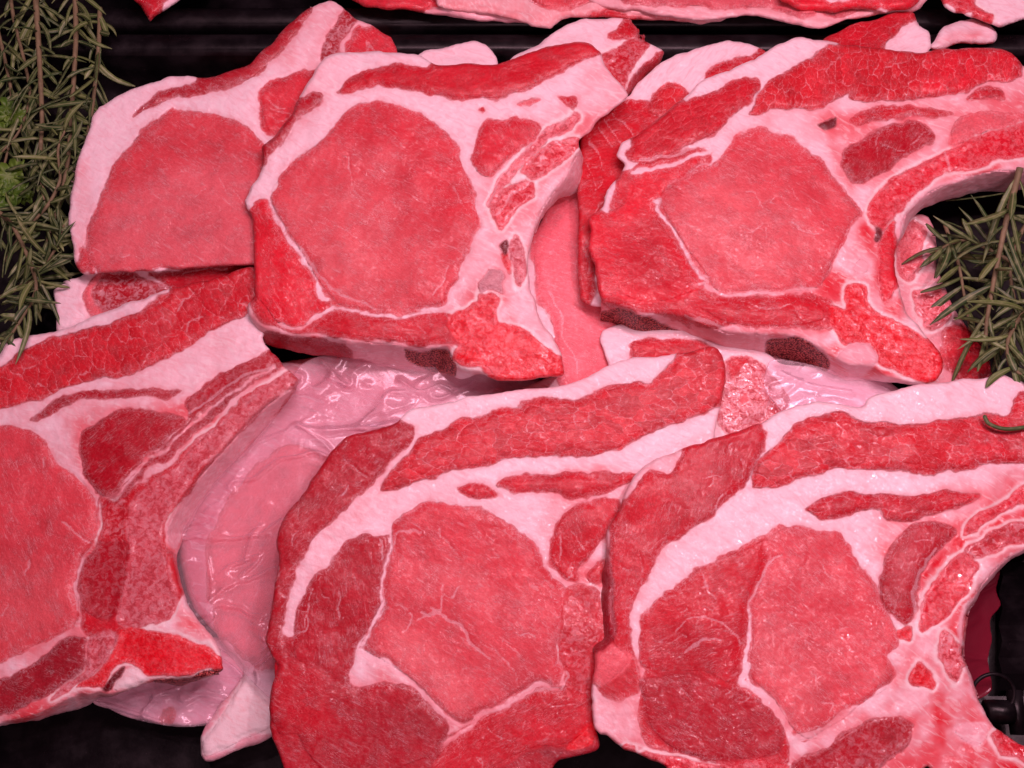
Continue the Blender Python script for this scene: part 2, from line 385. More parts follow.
        vd = np.full(n, 7.0)
        for w, L in s.veins: vd = np.minimum(vd, linedist(Q, L) - w)
        h = s.plane[0] + s.plane[1] * (x - s.c[0]) / 100 + s.plane[2] * (y - s.c[1]) / 100
        h = h + s.relief * (2.3 * fbm(x, y, 70, 80 + s.seed, 2) + 0.45 * fbm(x, y, 18, 90 + s.seed, 3) + bulge * 0.9)
        h = h - (0.18 * sstep(2.0, 0.0, vd) + 0.45 * np.exp(-(sm / 1.8) ** 2) * np.clip(0.6 + 1.6 * fbm(x, y, 30, 140 + s.seed, 2), 0, 1.4)) * s.relief
        if s.top is not None:
            dt = sdf(P, s.top, 60.0); o_ = np.maximum(-dt, 0)
            h = h - s.drop * (np.sqrt(o_ * o_ + 4) - 2) - 0.9 * sstep(3, 0, np.abs(dt)) * 0.5
        return h, sm, vd, bun, mar, por, stk, tint, ft, ang, cs
    def build_one(s, poly, name, parent, lift, depth):
        P, d, g, F, border, bv = grid_mesh(poly, s.step)
        nP = len(P)
        h, sm, vd, bun, mar, por, stk, tint, ft, ang, cs = s.fields(P)
        dc = np.maximum(sdf(P, s.poly), 0) if lift else np.maximum(d, 0)
        u = 1 - np.clip(dc / s.rnd, 0, 1)
        h = h - 0.42 * s.rnd * (1 - np.sqrt(np.maximum(1 - u * u, 0)))
        if lift: h = h + lift * sstep(0.2, 2.2, np.maximum(d, 0)) - 0.05
        ids = np.full(nP, -1); ids[bv] = np.arange(len(bv))
        VP = [P]; VH = [h]; src = [np.arange(nP)]; faces = [F]
        prev = bv; tot = nP
        for frac, inn in ((0.06, 0.3), (0.2, 0.9), (0.5, 2.2), (0.8, 4.0), (1.0, 7.0)):
            q = P[bv] + g[bv] * inn * (1 if lift == 0 else 0.5)
            q = q + (0 if lift else 0.6 * np.stack([fbm(P[bv, 0], P[bv, 1] + 60 * frac, 9, 3), fbm(P[bv, 1], P[bv, 0] + 60 * frac, 9, 5)], 1))
            VP.append(q); VH.append(h[bv] - depth * frac); src.append(bv)
            cur = tot + np.arange(len(bv)); tot += len(bv)
            a, b = border[:, 0], border[:, 1]
            pa = a if prev is bv else prev[ids[a]]; pb = b if prev is bv else prev[ids[b]]
            faces.append(np.stack([pb, pa, cur[ids[a]], cur[ids[b]]], 1)); prev = cur
        VP = np.concatenate(VP); VH = np.concatenate(VH); src = np.concatenate(src); faces = np.concatenate(faces)
        V = ray(VP[:, 0], VP[:, 1], VH / 1000.0)
        mm = 1000.0; a = np.radians(-ang[src]); k = 0.42
        wx, wy = V[:, 0] * mm, V[:, 1] * mm
        c = cs[src]
        tc = np.stack([(wx * np.cos(a) + wy * np.sin(a)) * c, (-wx * np.sin(a) + wy * np.cos(a)) * c, VH * 0.5], 1)
        wc = np.stack([wx, wy, VH], 1)
        at = dict(tc=tc, wc=wc, f1=np.stack([sm[src] * k, vd[src] * k, bun[src]], 1), f2=np.stack([mar[src], por[src], stk[src]], 1), tint=tint[src], ftint=ft[src])
        return mesh_obj(name, V, faces, MEAT, parent, True, at)
    def build(s, group=None, cat='pork chop', parts=True):
        b = ray(s.c[0], s.c[1], (s.plane[0] - s.thick) / 1000.0)
        root = empty(s.name, b); tag(root, s.label, cat, group)
        s.build_one(s.poly, 'fat_rim', root, 0.0, s.thick)
        if parts:
            for nm, tex, tn, poly, o in s.regs:
                if tex in ('blush', 'stain') or nm is None: continue
                d = sdf(poly, s.poly)                          # keep the part inside its chop
                if (d < 0.8).any():
                    pc = poly.copy(); 
                    for _ in range(3):
                        e = 0.5
                        dd = sdf(pc, s.poly, 60)
                        gx = (sdf(pc + [e, 0], s.poly, 60) - sdf(pc - [e, 0], s.poly, 60)) / (2 * e)
                        gy = (sdf(pc + [0, e], s.poly, 60) - sdf(pc - [0, e], s.poly, 60)) / (2 * e)
                        k = np.maximum(0.8 - dd, 0)[:, None]; gg = np.stack([gx, gy], 1); gg /= np.linalg.norm(gg, axis=1)[:, None] + 1e-6
                        pc = pc + gg * k
                    poly = pc
                s.build_one(poly, nm, root, 0.14 if tex != 'porous' else 0.2, min(7.0, s.thick * 0.4))
        return root

CH = []
GRP = 'bone-in pork chops shingled in the front tray'
def add(group=GRP, cat='pork chop', **k):
    c = Chop(**k); CH.append((c, group, cat)); return c

# ---- underlying chops first
add(name='pork_chop', label='mostly hidden pork chop left of centre, only pale fat end and oval marrow bone showing',
    outline='53,290 66,281 80,276 100,262 150,255 255,250 275,270 270,340 230,352 150,352 100,345 60,338 55,315', plane=(29, 0, 0), seed=11,
    regs=[('rib_muscle', 'plain', 'deep', '150,272 200,268 262,262 270,300 240,330 190,325 165,300 170,290 160,280'),
          ('bone_rim', 'plain', 'pinkred', '84,300 90,280 104,271 130,269 122,273 103,276 94,288 95,304 103,318 90,316'),
          ('rib_marrow', 'marrow', 'deep', '95,287 104,276 127,274 147,279 169,288 140,301 104,315 96,304')],
    veins='0.8:128,272 147,276 170,287|0.3:180,275 200,271 230,268')
add(name='pork_chop', label='pork chop in the top left corner beside the rosemary, rib end pointing up',
    outline='95,113 100,105 117,97 147,83 183,75 207,77 227,72 250,63 267,47 290,23 313,7 330,0 343,7 355,17 367,23 387,35 395,43 399,55 385,90 340,140 310,200 290,262 250,265 200,268 160,271 103,273 80,273 73,250 69,220 70,198 77,167 87,133',
    plane=(37, -1, 1), seed=12, grain=35,
    regs=[(None, 'stain', 'pinkred', '240,60 300,10 340,0 400,40 390,80 300,70', {'a': 0.4, 'r': 14}), (None, 'stain', 'pinkred', '72,180 85,160 92,270 75,270', {'a': 0.3, 'r': 6}), ('loin_muscle', 'loin', 'loin', '86,250 90,217 103,187 123,150 157,120 173,112 210,112 233,120 248,126 266,146 290,180 285,250 250,261 160,267 105,270 90,265', {'mar': 37}),
          ('cap_muscle', 'deep', 'deep', '133,118 147,103 173,88 200,79 233,69 250,64 267,49 290,25 315,8 307,20 293,37 273,60 253,78 227,87 200,92 180,97 150,108'),
          ('rib_muscle', 'deep', 'loind', '260,100 267,87 297,75 325,70 330,90 300,120 283,130 270,133 263,120'),
          ('rib_marrow', 'marrow', 'deep', '320,60 333,30 343,10 355,20 344,43 337,62'),
          ('end_muscle', 'deep', 'loind', '360,27 387,37 396,50 392,60 348,60 352,40'),
          ('edge_muscle', 'plain', 'deep', '78,165 72,200 70,187'),
          (None, 'plain', 'mus', '82,250 95,263 92,271 80,266'),
          (None, 'blush', 'dull', '90,250 105,205 160,170 240,160 280,200 280,262 100,268', {'r': 20, 'a': 0.6})],
    veins='0.2:230,185 245,205 255,210|0.1:215,170 228,192')
add(name='pork_chop', label='smooth pale pork chop lying deep in the gap between the two big upper chops',
    outline='548,205 570,178 600,160 640,170 640,370 625,400 590,408 545,402 520,390 552,374 556,350 540,325 526,290 526,250', plane=(26, 0, 0), seed=13, relief=0.8,
    regs=[('loin_muscle', 'loin', 'wrap', '538,225 575,180 640,180 640,360 615,395 580,402 560,385 556,335 538,300 533,255', {'mar': 5})],
    veins='0.5:549,291 560,320 572,355 577,374|0.1:536,225 545,215 550,222')
add(name='pork_chop', label='pork chop tip with rib end sticking up behind the upper middle chop',
    outline='500,75 510,60 540,42 568,24 585,19 600,18 630,19 631,29 638,29 641,38 655,45 663,53 656,68 642,82 629,94 600,110 520,110', plane=(38, 0, 0), seed=14,
    top='500,75 510,60 540,42 568,24 585,19 600,18 630,19 631,29 638,29 641,38 655,45 662,50 645,62 630,75 622,90 600,110 520,110',
    regs=[('rib_muscle', 'marrow', 'mus', '600,60 607,50 625,44 641,38 652,44 637,60 628,72 622,88 610,95', {'k': 0.7}),
          ('tip_muscle', 'plain', 'mus', '608,35 620,26 630,21 632,30 637,33 632,40 620,38'),
          ('bone_side', 'plain', 'deep', '624,90 631,76 645,64 661,53 654,70 640,84 629,93')],
    veins='0.3:575,35 590,33 605,38')
add(name='pork_chop', label='fat tip of a chop just showing above the red strip of the upper middle chop',
    outline='405,75 415,57 430,50 455,45 478,42 490,49 497,60 498,85 440,90', plane=(38, 0, 0), seed=15, regs=[], thick=20)
add(name='pork_chop', label='pork chop tucked under the left side of the upper right chop, striped muscle',
    outline='581,300 578,220 580,140 592,118 610,101 628,97 640,80 665,60 700,47 730,40 750,43 768,52 790,70 760,110 700,150 650,210 630,300', plane=(36, 0, 0), seed=16, grain=-50,
    regs=[('side_muscle', 'deep', 'mus', '580,150 592,125 612,106 640,101 652,100 665,110 650,135 630,150 640,170 625,200 600,250 590,300 581,300', {'g': -20, 'mar': 27}),
          ('cap_muscle', 'bund', 'bund', '650,112 655,95 665,86 683,86 688,98 670,118'),
          ('strip_muscle', 'bund', 'mus', '703,81 712,68 722,64 741,57 765,52 762,62 740,72 714,82')],
    veins='0.3:597,125 605,135 612,150|0.2:604,118 614,132 622,150|0.2:612,112 624,126 632,140|0.2:590,140 598,152 606,170|0.1:586,165 596,185')
add(name='pork_chop', label='red belly end of a chop poking out behind the top of the upper right chop',
    outline='815,60 820,41 850,26 880,17 898,10 913,12 919,23 929,31 932,43 926,56 900,75 850,75', plane=(39, 0, 0), seed=17, grain=-25,
    regs=[('belly_muscle', 'bund', 'mus', '815,60 822,41 850,27 880,18 899,11 912,13 918,24 905,27 895,35 884,48 880,70 830,70', {'k': 0.6})])
add(name='pork_chop', label='pork chop with silvery pink membrane, under the upper right chop beside the rosemary',
    outline='880,215 905,215 930,216 935,240 938,270 950,300 965,325 985,350 992,380 985,400 930,400 900,380 880,330', plane=(24, 0, 0), seed=18, base=alb(238, 130, 150),
    regs=[('rib_muscle', 'marrow', 'pinkred', '896,230 915,222 924,235 922,262 908,280 898,262', {'k': 0.6}),
          ('tip_muscle', 'plain', 'mus', '945,330 965,325 985,350 990,372 970,385 948,372 943,352'),
          ('side_muscle', 'marrow', 'pinkred', '915,290 940,290 950,315 935,330 918,310', {'k': 0.9})],
    veins='')
add(name='pork_chop', label='hidden pork chop, mottled sawn bone showing between upper right and lower right chops',
    outline='603,330 650,322 700,330 760,350 785,364 830,368 880,378 905,396 880,420 790,428 760,440 700,445 640,420 606,362', plane=(29, 0, 0), seed=19,
    regs=[('side_muscle', 'plain', 'mus', '635,340 700,342 720,355 700,370 640,366 632,352'),
          ('bone', 'marrow', 'spongy', '724,360 745,358 765,368 782,385 788,405 778,420 750,430 728,435 720,410', {'k': 1.0}),
          (None, 'plain', 'mus', '726,360 745,360 735,372 727,380'), (None, 'plain', 'pinkred', '738,398 746,394 747,402 740,404')],
    veins='0.6:757,380 768,395 765,412|0.4:730,400 745,412 760,410')

# ---- wrapped chop in the middle gap
add(name='wrapped_pork_chop', label='pale pork chop sealed in clear film between the lower left and lower middle chops', cat='wrapped chop', group='wrapped chops under the loose ones',
    outline='205,420 260,370 330,355 440,350 520,370 560,400 500,440 420,520 330,640 300,720 272,738 239,750 213,762 204,761 201,737 215,712 232,690 244,670 220,640 190,600 178,540 185,470', plane=(17, 0, 0), seed=20, relief=0.7, rnd=7,
    base=alb(246, 142, 166),
    regs=[(None, 'stain', 'film', '170,480 240,470 215,520 205,580 225,660 190,640', {'a': 0.9, 'r': 8}), (None, 'stain', 'film', '300,360 420,350 430,380 330,420 300,400', {'a': 0.6, 'r': 14}), ('loin_muscle', 'loin', 'wrap', '300,443 323,453 380,470 350,540 310,610 275,668 262,672 243,656 220,633 210,607 206,573 212,533 226,503 250,470 280,447', {'mar': 3, 'g': -60, 'b': 2.2}),
          ('fat_end', 'fat', 'bone', '246,672 240,685 208,735 202,740 206,758 240,742 272,727 290,700 280,672', {'b': 3})], veins='')
add(name='wrapped_pork_chop', label='film covered pork chop lying flat under the red bone tip of the lower left chop', cat='wrapped chop', group='wrapped chops under the loose ones',
    outline='92,700 110,670 160,640 235,640 246,672 235,695 222,710 207,724 182,726 161,724 130,717', plane=(12, 0, 0), seed=21, thick=11, relief=0.8,
    base=alb(244, 150, 176), regs=[('tip_muscle', 'plain', 'mus', '160,718 164,710 170,708 174,714 172,720 164,722')])

# ---- the six big chops
add(name='pork_chop', label='large pork chop in the upper middle, white branching rib fat and bright red bone tip',
    outline='320,62 333,55 360,52 400,52 420,56 435,63 465,63 497,63 533,50 565,44 587,42 600,52 603,60 613,73 628,95 612,110 590,130 578,142 582,157 581,187 560,200 547,212 535,230 529,250 528,267 533,297 543,323 557,343 565,368 563,376 545,378 527,380 500,382 480,374 460,379 443,374 413,371 377,367 363,360 333,357 300,353 267,343 260,334 250,317 248,303 255,300 255,280 252,243 253,220 247,207 245,199 250,187 262,170 262,147 274,137 290,117 300,97 310,77',
    top='320,62 333,55 360,52 400,52 420,56 435,63 465,63 497,63 533,50 565,44 587,42 600,52 603,60 613,73 628,95 612,110 590,130 577,148 561,180 540,208 531,233 528,250 528,267 533,297 543,323 557,343 565,368 563,376 527,380 500,381 480,370 458,362 450,345 433,345 387,342 340,338 310,334 283,331 263,325 250,312 248,303 255,300 255,280 252,243 253,220 247,207 245,199 250,187 262,170 262,147 274,137 290,117 300,97 310,77',
    plane=(47, 1.0, -1.5), seed=1, grain=30, drop=0.9,
    regs=[(None, 'stain', 'pinkred', '485,130 560,110 600,60 630,95 590,150 530,230 485,225', {'a': 0.55, 'r': 14}), (None, 'stain', 'pinkred', '460,240 540,240 565,370 470,330', {'a': 0.45, 'r': 14}), (None, 'stain', 'pinkred', '255,305 330,325 455,330 455,380 330,360 255,335', {'a': 0.5, 'r': 8}), (None, 'stain', 'pinkred', '300,60 345,60 320,110 290,140', {'a': 0.25, 'r': 8}), (None, 'stain', 'red', '487,200 560,135 590,115 580,150 520,210 500,240 487,235', {'a': 0.35, 'r': 5}), (None, 'stain', 'red', '440,305 500,290 520,330 568,365 500,380 450,360', {'a': 0.6, 'r': 6}), (None, 'stain', 'red', '310,322 440,322 455,345 330,335', {'a': 0.4, 'r': 5}), (None, 'plain', 'mus', '252,280 300,300 330,300 450,314 470,312 470,345 330,336 262,320', {'b': .1}), ('side_muscle', 'deep', 'red', '253,203 267,200 280,227 297,257 313,280 317,297 327,307 317,320 300,327 277,323 267,310 257,297 255,280 252,243 255,220', {'mar': 5, 'g': 60}),
          ('loin_muscle', 'loin', 'loin', '272,187 300,157 330,133 347,113 373,103 400,107 427,117 447,131 456,146 463,167 472,190 480,220 474,231 465,257 460,277 450,288 443,303 420,308 400,310 343,307 330,296 317,280 297,247 280,220 271,203', {'mar': 20}),
          (None, 'blush', 'loind', '355,110 400,110 445,135 470,185 478,225 440,215 400,150 350,130', {'r': 16, 'a': 0.75}),
          (None, 'blush', 'loinp', '290,200 340,180 400,220 440,270 400,300 340,295 300,250', {'r': 24, 'a': 0.45}),
          ('cap_muscle', 'deep', 'deep', '310,95 321,98 313,110 300,120 287,140 273,157 262,170 262,147 275,137 293,117 300,103', {'mar': 0}),
          ('belly_muscle', 'bund', 'mus', '338,92 347,80 373,68 400,65 427,66 456,65 497,63 533,51 587,43 599,52 594,58 577,63 550,77 527,88 500,98 467,98 433,95 400,87 380,87 347,94', {'g': -20, 'k': 0.25}),
          ('intercostal_muscle', 'deep', 'loind', '472,160 480,133 490,120 507,119 517,115 533,120 542,128 530,143 513,153 500,167 488,178 477,173', {'mar': 0, 'g': 60}),
          (None, 'plain', 'mus', '558,99 568,97 577,101 572,110 564,108'), (None, 'plain', 'pinkred', '517,101 530,98 540,100 530,103'), (None, 'plain', 'mus', '482,110 488,108 486,113'),
          ('rib_marrow', 'marrow', 'pinkred', '489,203 497,183 517,160 543,133 573,113 577,119 547,143 523,167 504,190 493,209', {'k': 0.7}),
          ('rib_marrow', 'marrow', 'marrow', '523,174 533,158 560,140 574,136 574,148 557,163 534,178', {'k': 0.8}),
          ('rib_marrow', 'marrow', 'marrow', '496,202 517,182 533,182 531,197 513,213 501,228 494,220', {'k': 0.7}),
          ('bottom_muscle', 'deep', 'mus', '313,327 343,313 387,317 417,317 445,322 449,336 413,343 367,338 333,332', {'mar': 8, 'g': 10}),
          ('rib_bone', 'marrow', 'spongy', '510,247 515,237 522,243 523,260 520,283 512,275', {'k': 0.7}),
          (None, 'plain', 'blood', '502,252 507,246 508,262 507,274 503,264'),
          (None, 'plain', 'hole', '501,246 507,241 509,246 505,253'),
          ('cartilage', 'plain', 'grey', '477,282 487,268 500,273 501,289 488,287 479,291', {'b': 0.8}),
          ('bone_marrow', 'marrow', 'blood', '477,293 498,296 495,310 500,323 517,328 543,343 562,362 565,372 545,377 527,378 500,379 483,365 467,365 453,357 462,343 450,327 450,315 467,310 476,302', {'k': 0.45, 'g': 30}),
          ('membrane', 'fat', 'memb', '345,342 390,344 430,347 415,356 430,370 413,371 377,367 363,360 340,352'),
          (None, 'plain', 'deep', '258,330 280,334 310,338 345,345 352,356 333,357 300,353 267,343'),
          ('sawn_bone_side', 'porous', 'brown', '404,349 425,349 446,352 457,363 458,377 443,373 424,366 406,358'),
          ('rib_membrane', 'fat', 'memb', '580,152 581,187 560,199 545,213 534,232 531,236 542,208 562,180')],
    veins='3:280,322 300,326 318,318 330,308|2.2:330,306 360,313 400,314 440,310 462,290|2:270,200 284,226 300,254 320,290|0.6:268,195 283,222 300,250 318,276 345,297 375,308|0.2:347,158 352,180 362,197 370,203|0.1:318,215 345,228 370,250 380,262|0.3:352,192 360,202|0.1:400,245 425,262 445,262|0.4:432,292 441,280 447,268|0.2:455,185 460,200 470,215|0.8:548,128 530,145 510,165 495,190 487,215|0.5:498,215 512,195 530,180|0.5:505,205 515,190')
add(name='pork_chop', label='large pork chop in the upper right, long curved rib reaching the right edge above rosemary',
    outline='683,97 701,82 715,75 735,67 758,57 768,50 781,42 801,39 824,40 850,45 878,48 895,50 921,52 945,49 975,48 1001,50 1016,57 1024,67 1045,80 1070,120 1070,185 1024,190 981,192 955,197 928,207 911,220 901,240 896,256 896,267 898,287 908,313 925,333 941,353 943,370 935,382 911,385 888,382 868,380 850,382 831,374 811,374 781,364 755,360 728,353 715,348 695,347 665,343 635,338 611,333 601,327 598,317 600,307 598,290 595,267 588,250 589,227 589,216 601,207 608,190 625,167 617,157 621,146 638,133 668,110',
    top='683,97 701,82 715,75 735,67 758,57 768,50 781,42 801,39 824,40 850,45 878,48 895,50 921,52 945,49 975,48 1001,50 1016,57 1024,67 1045,80 1070,120 1070,160 1024,167 985,170 950,180 925,192 905,210 897,232 895,256 896,267 898,287 908,313 925,333 941,353 943,370 935,380 911,380 888,374 875,366 850,362 828,350 801,336 768,332 728,330 685,314 645,312 618,302 601,300 598,290 595,267 588,250 589,227 589,216 601,207 608,190 625,167 617,157 621,146 638,133 668,110',
    plane=(46, 0.5, -1.0), seed=2, grain=30, drop=0.95,
    regs=[(None, 'stain', 'pinkred', '838,110 960,95 1060,90 1060,190 900,210 860,230 835,180', {'a': 0.75, 'r': 14}), (None, 'stain', 'pinkred', '820,240 880,200 905,300 945,370 820,370', {'a': 0.7, 'r': 14}), (None, 'stain', 'pinkred', '600,290 820,290 820,372 600,330', {'a': 0.7, 'r': 8}), (None, 'stain', 'pinkred', '730,120 840,100 850,180 825,150 780,135 730,145', {'a': 0.4, 'r': 10}), (None, 'stain', 'pinkred', '960,60 1060,60 1060,110 960,95', {'a': 0.4, 'r': 8}), (None, 'stain', 'red', '860,225 880,190 930,155 1060,125 1060,160 930,185 895,215 900,260 905,320 885,310 870,260', {'a': 0.9, 'r': 6}), (None, 'stain', 'red', '818,275 850,275 870,330 945,355 945,380 860,375 820,350', {'a': 0.95, 'r': 6}), (None, 'stain', 'red', '600,300 700,300 820,300 820,335 700,320 610,312', {'a': 0.45, 'r': 5}), (None, 'stain', 'red', '818,115 842,112 846,150 855,190 840,185 826,140', {'a': 0.6, 'r': 5}), (None, 'deep', 'mus', '600,300 610,200 640,160 700,150 712,160 668,190 666,215 700,275 712,285 830,300 830,328 700,326 640,310', {'mar': 4, 'b': .1}), ('side_muscle', 'deep', 'red', '632,168 661,163 688,157 701,163 678,180 660,196 655,207 668,233 688,260 707,281 695,291 668,301 641,302 618,294 605,302 599,297 596,267 590,247 589,227 592,217 618,207 630,196 634,173', {'mar': 23, 'g': 20}),
          (None, 'blush', 'deep', '650,215 680,260 690,285 640,290 615,250 625,225', {'r': 14, 'a': 0.6}),
          ('loin_muscle', 'loin', 'loin', '659,198 671,184 701,170 731,150 738,137 758,130 781,133 798,140 812,155 825,167 848,197 861,213 852,222 838,250 828,273 818,288 795,291 768,290 718,292 706,275 685,247 668,220', {'mar': 23}),
          (None, 'blush', 'loinp', '680,200 730,170 790,200 820,240 800,275 740,280 700,255', {'r': 22, 'a': 0.6}),
          ('cap_muscle', 'bund', 'mus', '624,153 638,137 668,113 691,100 715,90 735,82 755,82 758,92 741,110 715,133 688,146 661,158 641,161', {'g': -35, 'k': 0.5}),
          ('belly_muscle', 'bund', 'bund', '750,115 758,97 771,83 795,67 818,53 835,47 878,49 935,52 975,49 1015,57 1021,75 995,80 968,90 928,97 901,102 868,104 851,101 848,95 818,107 788,111 768,110', {'g': 100, 'k': 1.0, 'cs': 0.85}),
          (None, 'blush', 'red', '930,50 1020,50 1025,80 960,95 925,95', {'r': 12, 'a': 0.6}),
          ('strip_muscle', 'deep', 'mus', '850,118 868,112 908,107 948,112 951,117 911,118 868,125 855,125', {'mar': 3, 'g': -5}),
          ('intercostal_muscle', 'deep', 'deep', '845,163 848,147 865,137 888,128 915,123 933,135 928,143 901,157 881,173 861,182 848,177', {'mar': 13, 'g': -60}),
          ('end_muscle', 'bund', 'mus', '966,97 975,92 1000,87 1003,96 975,100', {'k': .8}),
          ('rib_muscle', 'plain', 'pinkred', '951,130 965,120 981,113 1024,110 1070,100 1070,112 1024,118 985,133 955,146'),
          ('rib_marrow', 'marrow', 'red', '868,215 875,197 901,173 935,157 948,150 975,140 1024,120 1070,112 1070,145 1024,153 985,163 948,173 928,183 908,200 891,220 878,230', {'k': 0.45}),
          ('rib_channel', 'plain', 'red', '880,236 890,224 896,222 896,250 895,292 884,303 879,285 879,262'),
          (None, 'plain', 'hole', '873,230 877,227 880,233 878,240 874,238'),
          (None, 'plain', 'hole', '818,124 827,121 836,117 831,126 824,129'),
          ('bone_marrow', 'marrow', 'blood', '848,285 864,287 868,308 895,323 915,333 940,355 942,370 931,379 908,376 882,366 872,346 845,344 835,327 825,315 831,304 845,308', {'k': 0.4}),
          ('bottom_muscle', 'deep', 'mus', '695,303 728,298 768,297 801,297 822,306 824,320 795,326 755,326 728,324 704,311', {'mar': 17, 'g': 10}),
          ('torn_tissue', 'fat', 'memb', '836,358 848,346 870,344 878,355 876,364 856,376 845,366', {'b': 0.8}),
          ('knuckle', 'fat', 'memb', '852,268 860,258 868,262 868,272 858,275', {'b': 0.8}),
          ('membrane', 'fat', 'memb', '690,318 728,333 765,336 770,360 745,357 715,347 700,338'),
          ('rib_membrane', 'fat', 'memb', '897,240 906,212 926,194 950,182 986,172 1024,169 1070,163 1070,184 1024,189 981,191 955,196 928,206 911,219 901,240'),
          ('sawn_bone_side', 'porous', 'brown', '601,312 618,308 640,314 660,324 690,334 712,346 695,346 665,342 635,337 611,332 601,324'),
          ('sawn_bone_side', 'porous', 'brown', '766,342 788,337 808,342 826,356 829,369 808,371 788,366 768,358')],
    veins='3:632,170 664,165 700,156 735,136|2.6:700,284 725,293 770,291 815,290|2.2:656,200 668,222 688,252 708,284|0.7:658,200 668,222 688,250 710,280|0.2:770,200 780,196 790,208 800,210|0.2:745,190 757,192 762,205|0.2:790,222 805,232 820,236|1.0:640,158 668,156 690,150 720,138|1.0:686,314 705,318 722,328|0.3:740,300 760,308 790,306|1.4:818,128 824,150 833,170 842,190|0.8:948,150 950,172')
add(name='pork_chop', label='large pork chop at the left edge, dull red loin and spongy rib bone pointing right',
    outline='-30,350 0,343 20,337 53,332 77,323 110,310 137,300 167,290 200,282 233,272 253,267 272,285 275,320 262,338 277,358 297,377 298,385 280,413 260,437 247,452 233,466 207,495 190,525 179,550 178,572 188,607 203,627 218,645 223,667 219,674 200,681 177,686 150,682 135,688 112,697 99,697 89,706 52,717 21,724 0,726 -30,730',
    top='-30,350 0,343 20,337 53,332 77,323 110,310 137,300 167,290 200,282 233,272 253,267 272,285 275,320 262,338 277,358 297,377 256,410 230,438 197,474 177,501 164,530 166,545 172,572 184,607 200,627 214,645 221,664 219,671 180,675 151,679 133,686 112,692 99,690 80,692 52,703 21,716 0,720 -30,725',
    plane=(38, 1.5, 0), seed=3, grain=20, drop=0.9,
    regs=[(None, 'stain', 'pinkred', '75,420 180,400 298,340 298,400 200,500 190,600 225,670 90,700 60,650 85,560', {'a': 0.8, 'r': 10}), (None, 'stain', 'pinkred', '0,640 90,620 100,700 0,730', {'a': 0.7, 'r': 10}), (None, 'stain', 'pinkred', '0,400 100,385 230,330 260,345 180,400 60,470 0,425', {'a': 0.3, 'r': 10}), (None, 'stain', 'red', '95,530 130,500 180,450 250,400 298,375 290,395 220,470 180,530 180,600 120,640 90,640 80,590', {'a': 0.55, 'r': 6}), (None, 'stain', 'red', '0,700 60,690 110,660 120,640 225,670 110,695 20,722 0,725', {'a': 0.6, 'r': 6}), (None, 'plain', 'mus', '80,560 100,500 110,500 160,470 200,440 250,395 298,370 298,388 220,460 180,500 165,530 180,600 130,632 90,640 72,610', {'b': .1}), ('belly_muscle', 'bund', 'bund', '-30,375 0,366 20,351 47,339 77,330 110,321 133,314 147,307 167,297 187,284 233,273 252,268 262,300 247,317 230,322 200,337 173,353 143,370 100,380 67,387 40,397 0,410 -30,415', {'g': 60, 'k': 0.75, 'cs': 0.75}),
          (None, 'blush', 'mus', '180,285 250,268 258,300 230,322 190,335', {'r': 10, 'a': 0.6}),
          ('strip_muscle', 'deep', 'deep', '30,420 50,403 83,394 133,391 180,389 165,396 133,398 83,401 50,413', {'g': -15, 'mar': 3}),
          ('intercostal_muscle', 'deep', 'deep', '80,450 87,430 113,413 143,408 173,413 187,423 167,437 150,457 130,473 110,497 97,493 83,473', {'mar': 6, 'g': -40}),
          ('loin_muscle', 'loin', 'loin', '-30,430 0,429 20,428 40,437 57,460 77,480 93,500 97,527 90,543 80,560 75,590 77,613 67,630 33,647 0,662 -30,670', {'mar': 27, 'g': 60}),
          (None, 'blush', 'loinp', '0,560 50,560 72,600 50,630 0,645', {'r': 16, 'a': 0.4}),
          ('rib_marrow', 'marrow', 'spongy', '283,373 297,382 267,407 240,433 220,455 197,470 178,497 163,528 167,567 178,600 167,617 140,628 117,623 121,597 123,567 127,547 127,510 143,487 173,467 200,440 233,414', {'k': 0.6}),
          ('rib_muscle', 'marrow', 'deep', '186,402 207,384 233,367 256,357 270,354 282,364 243,391 220,413 200,430 180,448 147,470 127,492 110,505 103,510 118,490 140,470 165,443 190,420', {'k': 0.35}),
          ('bone_muscle', 'marrow', 'deep', '100,540 117,533 127,550 124,580 120,607 107,623 87,613 78,597 83,567', {'k': 0.4}),
          ('neck_muscle', 'marrow', 'mus', '107,510 125,497 127,533 115,538 100,537', {'k': 0.7}),
          ('bone_marrow', 'marrow', 'blood', '127,627 150,632 183,637 206,649 222,667 208,670 156,674 141,666 125,663 109,671 102,686 78,688 91,675 109,654 117,634', {'k': 0.2}),
          ('torn_tissue', 'fat', 'bone', '113,690 122,673 138,670 148,677 130,690', {'b': 1}),
          (None, 'plain', 'hole', '103,688 112,676 124,668 116,682 109,691'),
          ('bottom_muscle', 'deep', 'dark', '-30,685 0,680 26,670 42,657 63,641 83,637 86,649 83,664 65,683 39,698 16,710 0,715 -30,720', {'mar': 10}),
          ('spine_muscle', 'marrow', 'spongy', '88,640 110,634 115,640 105,657 88,676 68,690 50,700 60,690 84,668', {'k': 0.7}),
          ('rib_membrane', 'fat', 'memb', '296,386 280,412 260,436 247,451 233,465 207,494 188,525 178,548 168,540 166,530 180,502 200,476 232,441 258,412'),
          ('sawn_bone_side', 'porous', 'brown', '151,680 182,676 220,671 216,677 178,685 160,684')],
    veins='2.2:100,505 96,545 82,565 78,590 82,615 66,634 30,650 0,664|2:112,500 140,470 180,436 220,402 250,382 275,366|0.8:63,525 78,535 92,541|0.2:20,460 18,475|0.2:42,455 45,468|0.8:95,545 82,565 77,590 79,612|0.4:235,345 246,340|0.9:187,415 210,400 240,378 275,366|0.4:30,560 25,575|0.3:195,290 185,298 180,312|0.3:185,330 190,320 200,318')
